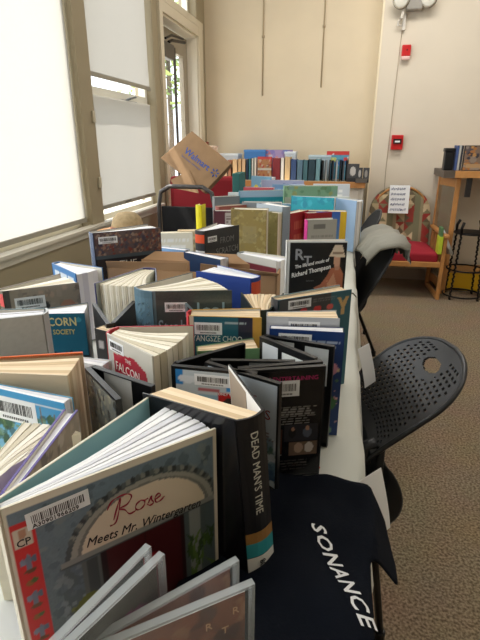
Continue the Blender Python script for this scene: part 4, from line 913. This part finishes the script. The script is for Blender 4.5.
# paper bag, leaning diamond-wise
t = empty('paper_bag', (-1.04, 3.42, .965), R(4), rx=R(-12)); tag(t, 'brown paper shopping bag with blue writing propped on the red chair', 'paper bag')
m_ = MB(); hw, hh = .135, .185
ang = R(-36)
def rot(x, z): return (x*math.cos(ang)-z*math.sin(ang), z*math.cos(ang)+x*math.sin(ang)+.15)
q_ = [rot(-.235, -.13), rot(.165, -.135), rot(.20, .14), rot(-.16, .15)]
m_.add([(a, 0, b) for a, b in q_]+[(a, .09, b) for a, b in q_], [(0, 1, 2, 3), (7, 6, 5, 4), (0, 4, 5, 1), (1, 5, 6, 2), (2, 6, 7, 3), (3, 7, 4, 0)])
bagm = mat('brown_paper', (146, 116, 84), .8, var=.08, scale=14, bump=.3)
bg = m_.build('bag_body', bagm, t, bevel=.006)
m_ = MB(); m_.slab([[(-.19, -.004, .03), (-.05, -.004, .1)], [(-.15, -.012, -.03), (.02, -.012, -.06)]], .004, (0, 1, 0)); m_.build('loose_flap', bagm, t)
Mb = Matrix(((1, 0, 0, 0), (0, 0, -1, -.0012), (0, 1, 0, .15), (0, 0, 0, 1))) @ Matrix.Rotation(ang, 4, 'Z')
blu = cm((50, 80, 150)); text('Walmart', .062, 'logo_writing', blu, bg, Mb @ T(-.12, .0), bold=.001, sx=.95)
m_ = MB()
for k in range(6): a = k*PI/3+PI/6; m_.tube([(.013*math.cos(a), .013*math.sin(a), 0), (.030*math.cos(a), .030*math.sin(a), 0)], .0045, 6)
o = m_.build('logo_spark', blu, bg); o.matrix_local = Mb @ T(.145, .02)
text('Save money. Live better.', .018, 'slogan', blu, bg, Mb @ T(-.12, -.03), sx=.95)
# hat on the sill corner
t = empty('straw_hat', (-1.06, 2.28, .835), R(20)); tag(t, 'tan rounded cap behind the dark hardback by the window', 'hat')
m_ = MB(); m_.lathe([(.08, .0), (.078, .03), (.068, .06), (.044, .084), (.0, .092)], n=24); m_.build('crown', mat('tan_weave', (158, 138, 104), .85, var=.15, scale=60), t, smooth=True)
m_ = MB(); m_.lathe([(.082, -.005), (.084, .0), (.084, .018), (.08, .02)], n=24); m_.build('band', mat('hat_band', (150, 96, 70), .8), t, smooth=True)
t = empty('wooden_stool', (-1.06, 2.28, 0)); tag(t, 'small side table under the tan cap by the window wall', 'side table')
m_ = MB(); m_.lathe([(.16, .80), (.165, .81), (.16, .83), (.0, .83)], n=24); m_.build('tabletop', WOOD, t); m_ = MB(); m_.tube([(0, 0, .80), (0, 0, .02)], .02); m_.build('pole', frame_b, t); m_ = MB(); m_.lathe([(.14, 0), (.14, .02), (.03, .03)], n=20); m_.build('base', frame_b, t)

# ================================================================ PAPER TAGS ON THE CLOTH EDGE
for (x, y, a, lb) in ((.070, .672, R(-40), 'white paper price slip hanging from the cloth edge beside the shirt'), (.072, 1.20, R(-32), 'long white paper slip hanging from the cloth edge between the chairs')):
    m_ = MB(); n = 8; P = [[(.0+.012*math.sin(k/n*PI*.5)+.018*(k/n), -.03+.055*c, .025-.1*k/n) for c in (0, .5, 1)] for k in range(n+1)]
    m_.slab(P, .0008, (1, 0, 0)); m_.build
    o = m_.build('paper_slip', WHITE); o.location = (x, y, TZ-.02); o.rotation_euler = (0, 0, a); tag(o, lb, 'paper slip')
    k_ = MB(); k_.tube([(-.0025+.012+.004, -.02+.008*math.cos(q), -.035+.01*math.sin(q)) for q in [i*.6 for i in range(11)]], .0012, 5); k_.build('handwriting', cm((70, 60, 70)), o)

# ================================================================ FAR TABLE BOOKS
def far(key, name, label, **kw): return B(key, name, label, **kw)
far('yellow', 'paperback_book', 'bright yellow spined paperback beside the charcoal hardback', cov=(216, 206, 40), spinec=(226, 214, 30), art=Art(.06, .26, (226, 214, 34), .006), paper='white', nb=2)
A = Art(.095, .235, (84, 40, 52), .004); A.rect(.45, .7, .95, .97, (176, 170, 168)).lines(.5, .74, .9, .94, 4, (90, 70, 70), 3)
far('maroon', 'hardcover_book', 'maroon hardback with grey label between yellow and gold books', cov=(84, 40, 52), art=A, paper='white', nb=3, fill=1)
A = Art(.136, .255, (138, 120, 66), .003); A.blobs(0, 0, 1, 1, [(150, 132, 76), (120, 104, 58), (130, 116, 72), (160, 146, 96)], 160, .05, 4).rect(.3, .5, .72, .75, (150, 140, 104), .4)
far('olive', 'hardcover_book', 'mottled gold hardback, widest of the two in worn yellow cloth', cov=(140, 122, 68), art=A, paper='cream', nb=3, fill=1)
A = Art(.05, .235, (146, 138, 88), .004); A.blobs(0, 0, 1, 1, [(160, 152, 100), (130, 120, 72)], 30, .1, 4)
far('olive2', 'hardcover_book', 'narrow olive book right beside the mottled gold one', cov=(146, 138, 88), art=A, paper='cream', nb=2)
A = Art(.16, .255, (146, 160, 172), .004); A.grad((130, 144, 158), (160, 172, 182))
far('arch', 'hardcover_book', 'tall blue-grey hardback without lettering beside the red books', cov=(146, 160, 172), art=A, paper='white', nb=3, fill=1)
A = Art(.14, .225, (170, 44, 50), .003); A.lines(.2, .15, .9, .9, 3, (206, 110, 90), 3, .7, .6)
_, _, sp = far('red', 'hardcover_book', 'red hardback with pale vertical spine lettering', cov=(172, 46, 50), spinec=(186, 60, 60), art=A, paper='cream', nb=3, fill=1)
text('HARRISON', .026, 'title', cm((226, 200, 190)), sp, Matrix.Translation((-.0085, .022, .03)) @ Matrix(((0, 0, -1, 0), (0, -1, 0, 0), (-1, 0, 0, 0), (0, 0, 0, 1))) @ Matrix.Rotation(PI, 4, 'Z') @ T(0, -.014), sx=.9)
A = Art(.12, .22, (158, 36, 46), .003); A.ell(.5, .62, .28, .18, (196, 90, 80)).ell(.5, .3, .2, .14, (206, 120, 60)).rect(.35, .1, .6, .2, (216, 140, 60))
far('red2', 'hardcover_book', 'red hardback with orange emblem behind the pink-spined book', cov=(160, 38, 46), art=A, paper='white', nb=3, fill=1)
A = Art(.12, .215, (158, 156, 148), .003); A.rect(.2, .84, .6, .92, (110, 108, 104)).lines(.12, .3, .9, .75, 5, (126, 122, 118), 3, .7)
far('greyp', 'hardcover_book', 'grey-fronted book with hot pink spine', cov=(158, 156, 148), spinec=(214, 70, 150), art=A, paper='white', nb=3)
A = Art(.19, .222, (60, 110, 180), .003); A.grad((120, 176, 210), (44, 84, 166)).rect(.86, 0, 1, 1, (214, 176, 36)).ell(.5, .6, .2, .12, (80, 140, 200))
far('blueyel', 'picture_book', 'blue picture book with yellow right edge', cov=(214, 176, 36), art=A, paper='white', nb=3)
A = Art(.21, .25, (36, 160, 182), .003); A.ell(.5, .68, .13, .07, (190, 90, 120)).ell(.5, .68, .1, .05, (226, 230, 236)).rect(.4, .64, .6, .68, (60, 70, 120)).blobs(0, .85, 1, 1, [(60, 180, 200), (30, 140, 170)], 20, .06, 4)
far('teal', 'picture_book', 'bright turquoise picture book with small round logo', cov=(40, 160, 180), art=A, paper='white', nb=4, fill=.9)
A = Art(.15, .24, (150, 178, 212), .004); far('paleblue', 'picture_book', 'pale blue book fanned open right of the turquoise one', cov=(160, 186, 216), art=A, paper='white', nb=4)
A = Art(.29, .31, (120, 158, 128), .004); A.blobs(0, 0, 1, 1, [(100, 140, 108), (140, 176, 140), (90, 120, 80), (150, 150, 90), (120, 150, 140)], 90, .05, 4).rect(0, .6, .8, .78, (170, 160, 150), .6)
far('greenbig', 'picture_book', 'tallest picture book, green and leafy, at the back right corner of the table', cov=(120, 156, 124), art=A, paper='white', nb=3)
A = Art(.27, .24, (32, 130, 150), .004); A.rect(.0, .86, 1, 1, (150, 176, 200)).lines(.1, .45, .95, .8, 3, (70, 160, 160), 5, .8, .6).blobs(0, 0, 1, .4, [(40, 110, 130), (60, 150, 140), (150, 170, 150)], 40, .06, 4)
far('tealmap', 'picture_book', 'long teal atlas standing behind the blue-grey hardback', cov=(60, 120, 140), art=A, paper='white', nb=3)
A = Art(.22, .25, (110, 160, 186), .004); A.ell(.25, .62, .12, .13, (222, 206, 60)).blobs(.3, .2, 1, .8, [(150, 190, 200), (120, 160, 110), (206, 210, 200)], 30, .06, 4)
far('sunflower', 'picture_book', 'pale blue picture book with a yellow sun at the back of the far table', cov=(120, 160, 186), art=A, paper='white', nb=2)
A = Art(.3, .24, (170, 176, 206), .004); A.ell(.2, .62, .14, .15, (150, 60, 84)).ell(.2, .6, .08, .09, (120, 90, 90)).blobs(.35, .2, 1, .9, [(140, 150, 196), (206, 214, 230), (120, 140, 180)], 60, .04, 4)
far('violet', 'picture_book', 'pale violet wide picture book at the back of the far table', cov=(180, 186, 210), art=A, paper='white', nb=2)
far('stackA', 'hardcover_book', 'grey hardback at the left end of the far table', cov=(120, 124, 126), art=Art(.14, .22, (112, 118, 122), .006), paper='white', nb=2)
A = Art(.15, .21, (150, 84, 76), .005); A.rect(0, .7, 1, .8, (190, 150, 130))
far('brownish', 'hardcover_book', 'dull red hardback between the grey ones on the far table', cov=(146, 84, 78), art=A, paper='cream', nb=2)
far('grayc', 'hardcover_book', 'slate hardback with pale top before the teal atlas', cov=(130, 136, 140), art=Art(.19, .22, (120, 128, 134), .006), paper='white', nb=2)
# low cases, upright, filling the far table's rows: (x, y, rz, w, h, t, colour, label)
FILL = [(-.70, 1.75, 20, .14, .17, .03, (230, 224, 206), 'cream', 'cream-edged paperback at the left before the black chair'),
 (-.63, 1.80, 12, .10, .175, .025, (206, 190, 160), 'peach', 'tan-edged paperback beside the cream one before the black chair'),
 (-.72, 1.58, -16, .22, .16, .012, (120, 160, 206), 'white', 'sky blue thin booklet lying near the black chair'),
 (-.47, 2.30, 8, .17, .18, .02, (60, 66, 76), 'white', 'dark slate booklet behind the gold hardback'),
 (-.36, 2.62, -4, .17, .19, .02, (84, 130, 150), 'white', 'dusty blue booklet before the teal atlas'),
 (-.70, 2.95, 6, .20, .21, .02, (200, 206, 206), 'white', 'white booklet at the far left beside the black chair frame'),
 (-.66, 3.22, -3, .20, .22, .02, (176, 60, 70), 'white', 'crimson booklet toward the far left end of the table'),
 (-.33, 3.0, 2, .24, .22, .02, (120, 150, 120), 'white', 'sage green booklet behind the teal atlas'),
 (-.22, 3.38, 3, .24, .235, .02, (210, 216, 226), 'white', 'white and blue booklet in the last row of the far table'),
 (-.12, 2.8, -6, .14, .215, .02, (206, 210, 200), 'white', 'off-white booklet behind the turquoise picture book'),
 (-.50, 3.42, 0, .22, .225, .02, (110, 150, 190), 'white', 'steel blue booklet in the last row of the far table')]
for (x, y, a, w, h, t_, c_, pp, lb) in FILL:
    A = Art(w, h, c_, .006); A.lines(.1, .6, .9, .9, 2, tuple(min(255, int(v*1.2+20)) for v in c_), int(w*100), .7, .5); A.blobs(0, 0, 1, .5, [tuple(int(v*.85) for v in c_), tuple(min(255, v+16) for v in c_)], 12, .1, int(x*-50))
    make_book('paperback_book', lb, 'book', x, y, R(a), w, h, t_, R(4), 1, cov=c_, art=A, paper=pp, nb=2, soft=True, group=None)

# ================================================================ COUNTER AND ITS BOOKS
t = empty('counter', (-.6, 4.66, 0)); tag(t, 'white counter with oak edge along the back wall', 'counter')
m_ = MB(); m_.box((-.78, -.27, .885), (.75, .33, .925)); m_.build('countertop', mat('counter_top', (196, 176, 144), .5), t)
m_ = MB(); m_.box((-.78, -.285, .882), (.75, -.27, .93)); m_.build('edge_strip', mat('oak_edge', (196, 138, 82), .45, var=.1, scale=12), t)
m_ = MB(); m_.box((-.76, -.24, 0), (.74, .33, .885)); m_.build('base_cabinet', mat('cabinet_white', (220, 214, 202), .6), t)
m_ = MB(); m_.box((.28, -.25, .04), (.70, -.24, .86)); m_.build('cabinet_panel', mat('cabinet_white2', (226, 220, 208), .6), t, bevel=.003)
CZ = .9255
def upright(x, w, d, h, c_, name, lb, cat='book', y=4.52, pages=(226, 214, 190), rz=0, art=None, grp=None):
    t = empty(name, (x, y, CZ), rz); tag(t, lb, cat, grp)
    m_ = MB(); k = .0022; m_.box((0, 0, 0), (k, d, h)); m_.box((w-k, 0, 0), (w, d, h)); m_.box((0, 0, 0), (w, k, h))
    if art: art_grid(m_, art, w-.002, h-.002, -.0004, 1, .001, 1, .001)
    m_.build('cover', [cm(c_), PRINT], t)
    m_ = MB(); m_.box((k, k, .003), (w-k, d-.003, h-.003)); m_.build('pages', cm(pages, .8), t)
    return t
TAN = (206, 172, 130)
row = [(-1.15, .03, .17, (196, 150, 120), 'pinkish tan'), (-1.115, .035, .165, (190, 160, 130), 'dull tan'), (-1.075, .03, .17, (150, 104, 80), 'brown'), (-1.03, .045, .175, (212, 178, 134), 'thick sand'),
 (-.98, .032, .18, (206, 170, 124), 'straw'), (-.943, .032, .178, (216, 184, 144), 'buff'), (-.905, .018, .175, (40, 60, 84), 'navy'), (-.882, .022, .18, (60, 120, 130), 'teal'),
 (-.855, .02, .185, (206, 206, 196), 'off-white'), (-.83, .02, .19, (226, 220, 206), 'ivory'), (-.665, .07, .19, (122, 38, 44), 'wine red'), (-.59, .03, .19, (224, 220, 212), 'chalk'), (-.555, .05, .20, (212, 184, 140), 'wide sand'), (-.50, .05, .18, (60, 84, 130), 'blue'), (-.445, .05, .175, (90, 120, 140), 'grey-blue'), (-.39, .04, .175, (70, 110, 120), 'blue-green'), (-.345, .06, .18, (40, 64, 76), 'deep teal'), (-.28, .04, .185, (110, 150, 160), 'pale teal')]
nb_ = {}
for (x, w, h, c_, nm) in row:
    upright(x, w, .13, h, c_, 'hardcover_book', nm+' spined book standing in the counter row by the back wall', grp='books standing in the counter row')
A = Art(.128, .2, (170, 120, 80), .006); A.blobs(0, 0, 1, 1, [(150, 60, 50), (206, 160, 110), (120, 80, 60), (196, 190, 176), (170, 60, 60)], 70, .07, 4).rect(0, .9, 1, 1, (196, 70, 70)).rect(0, .42, 1, .5, (190, 190, 180))
upright(-.80, .128, .03, .20, (190, 80, 80), 'picture_book', 'red and tan picture book facing out in the middle of the counter', art=A)
dvdc = [(28, 30, 36), (150, 156, 160), (24, 26, 30), (60, 66, 76), (170, 174, 178), (30, 32, 38), (90, 96, 104), (26, 28, 32)]
names = ['pitch black', 'silver', 'coal black', 'slate grey', 'pale grey', 'ink black', 'mid grey', 'soot black']
for k in range(8):
    a = upright(-.225+.03*k, .014, .12, .17+.003*(k % 3), dvdc[k], 'dvd_case', names[k]+' disc case, number of the slanting row on the counter'.replace(', number of', ' in'), 'disc case', rz=R(8-3*(k % 3)), grp='disc cases slanting on the counter', pages=(40, 42, 46))
for k, (x, c_, nm) in enumerate(((-.01, 0, 'grey framed'), (.075, 1, 'black portrait'), (.125, 2, 'black and white'))):
    A = Art(.09, .13, (60, 60, 62), .005); A.ell(.5, .6, .25, .25, [(190, 186, 180), (180, 176, 170), (150, 146, 140)][k]).rect(0, 0, 1, .2, (30, 30, 34))
    upright(x, [.1, .045, .05][k], .014, [.15, .12, .12][k], (34, 36, 40), 'disc_case', nm+' disc case facing out near the right end of the counter', 'disc case', y=4.42-.01*k, art=A, rz=R(-6), pages=(40, 42, 46))
upright(.065, .1, .05, .035, (96, 90, 84), 'photo_album', 'low dark album lying at the right end of the counter', 'book', y=4.36, rz=0, pages=(140, 130, 120))
def box_(x, y, w, d, h, z, c_, nm, lb):
    t = empty(nm, (x, y, z)); tag(t, lb, 'box'); m_ = MB(); m_.box((0, 0, 0), (w, d, h-.02)); m_.build('carton', cm(c_), t, bevel=.003); m_ = MB(); m_.box((-.003, -.003, h-.02), (w+.003, d+.003, h)); m_.build('lid', cm(tuple(min(255, v+14) for v in c_)), t, bevel=.003)
box_(-1.20, 4.70, .18, .2, .22, CZ, (206, 216, 224), 'storage_box', 'white box behind the tan books on the counter')
box_(-.96, 4.70, .2, .2, .255, CZ, (70, 130, 196), 'storage_box', 'bright blue box behind the tan books on the counter')
box_(-.58, 4.70, .10, .15, .24, CZ, (200, 210, 220), 'storage_box', 'small pale box behind the sand-coloured book on the counter')
box_(-.36, 4.70, .2, .15, .21, CZ, (176, 196, 206), 'storage_box', 'pale blue-grey box behind the teal books on the counter')
A = Art(.24, .25, (150, 130, 170), .006); A.blobs(0, .3, 1, 1, [(120, 110, 170), (190, 110, 110), (90, 120, 190), (196, 190, 206)], 40, .07, 4)
upright(-.77, .26, .02, .255, (120, 120, 170), 'picture_book', 'violet picture book behind the red and tan one on the counter', y=4.72, art=A)
A = Art(.2, .22, (90, 160, 190), .006); A.rect(0, .88, 1, 1, (206, 60, 56)).ell(.3, .7, .16, .1, (206, 214, 120)).ell(.6, .62, .2, .12, (70, 130, 200)).ell(.85, .72, .1, .08, (206, 70, 70)).blobs(0, .4, 1, .9, [(90, 170, 90), (60, 130, 190), (230, 230, 230)], 24, .05, 4)
upright(-.20, .2, .02, .245, (180, 60, 56), 'picture_book', 'multicoloured board book with red top behind the disc cases on the counter', y=4.72, art=A)
t = empty('gift_bag', (-1.24, 4.6, CZ), R(10)); tag(t, 'small clear bag with red bow at the left end of the counter', 'gift bag')
m_ = MB(); m_.lathe([(.045, 0), (.06, .06), (.05, .16), (.02, .2), (.05, .26), (.06, .29)], n=12); m_.build('bag', mat('cellophane', (214, 190, 170), .3, alpha=.6), t, smooth=True)
m_ = MB(); m_.tube([(.0, -.05, .2), (-.05, -.06, .23), (-.04, -.06, .18), (0, -.055, .2), (.05, -.06, .23), (.04, -.06, .18), (0, -.055, .2)], .012, 6); m_.build('bow', cm((190, 30, 34)), t, smooth=True)
# tall green item by the red chair
o_ = MB(); o_.box((0, 0, 0), (.05, .2, .3)); o = o_.build('green_binder', cm((30, 92, 88)), bevel=.004); o.location = (-.755, 3.3, .752); tag(o, 'deep green binder standing beside the paper bag', 'binder')
# red elastic on the cloth
m_ = MB(); m_.tube([(-.03+.012*math.cos(q)*1.6, .672+.006*math.sin(q), .7535) for q in [2*PI*k/20 for k in range(20)]], .0012, 6, closed=True)
tag(m_.build('rubber_band', cm((200, 60, 40)), smooth=True), 'thin red rubber band under the black disc case', 'rubber band')

# ================================================================ LIGHT
w = bpy.data.worlds.new('sky'); scene.world = w; w.use_nodes = True
bgn = w.node_tree.nodes['Background']; bgn.inputs['Color'].default_value = (.86, .93, 1.0, 1); bgn.inputs['Strength'].default_value = 2.0
s = bpy.data.lights.new('sun', 'SUN'); s.energy = 7; s.angle = R(.6); s.color = (1, .95, .86)
so = bpy.data.objects.new('sun', s); COL.objects.link(so); so.rotation_euler = Vector((.50, .08, -.84)).to_track_quat('-Z', 'Y').to_euler()
def area(nm, loc, rot, sx, sy, e, c=(1, .96, .91)):
    l = bpy.data.lights.new(nm, 'AREA'); l.shape = 'RECTANGLE'; l.size = sx; l.size_y = sy; l.energy = e; l.color = c
    o = bpy.data.objects.new(nm, l); COL.objects.link(o); o.location = loc; o.rotation_euler = rot; return o
# lamps added just inside the shades to stand in for window daylight
for (y, ly) in ((1.79, 1.5), (.15, 1.45), (3.16, .9)):
    area('daylight_fill', (LX+.01, y, 1.78), (0, R(-90), 0), 1.85, ly, (15 if y < 1 else 9)*ly, (.93, .97, 1))
area('ceiling_fill', (.4, 3.6, 3.05), (0, 0, 0), 1.2, .6, 24)  # unseen lamps added below the ceiling to fill the room with light
area('ceiling_fill', (1.6, 1.4, 3.05), (0, 0, 0), 1.2, .6, 9)
# ================================================================ CAMERA
cd = bpy.data.cameras.new('camera'); cam = bpy.data.objects.new('camera', cd); COL.objects.link(cam)
cd.sensor_fit = 'VERTICAL'; cd.sensor_height = 24; cd.lens = 24*487/640; cd.clip_start = .02
cam.location = (0, 0, 1.25)
P_, Y_ = R(20.1), R(12.0)
fwd = Vector((-math.sin(Y_)*math.cos(P_), math.cos(Y_)*math.cos(P_), -math.sin(P_)))
cam.rotation_euler = fwd.to_track_quat('-Z', 'Y').to_euler()
scene.camera = cam
scene.view_settings.view_transform = 'Standard'; scene.view_settings.look = 'None'; scene.view_settings.gamma = 1; scene.view_settings.use_curve_mapping = False
scene.view_settings.exposure = .38
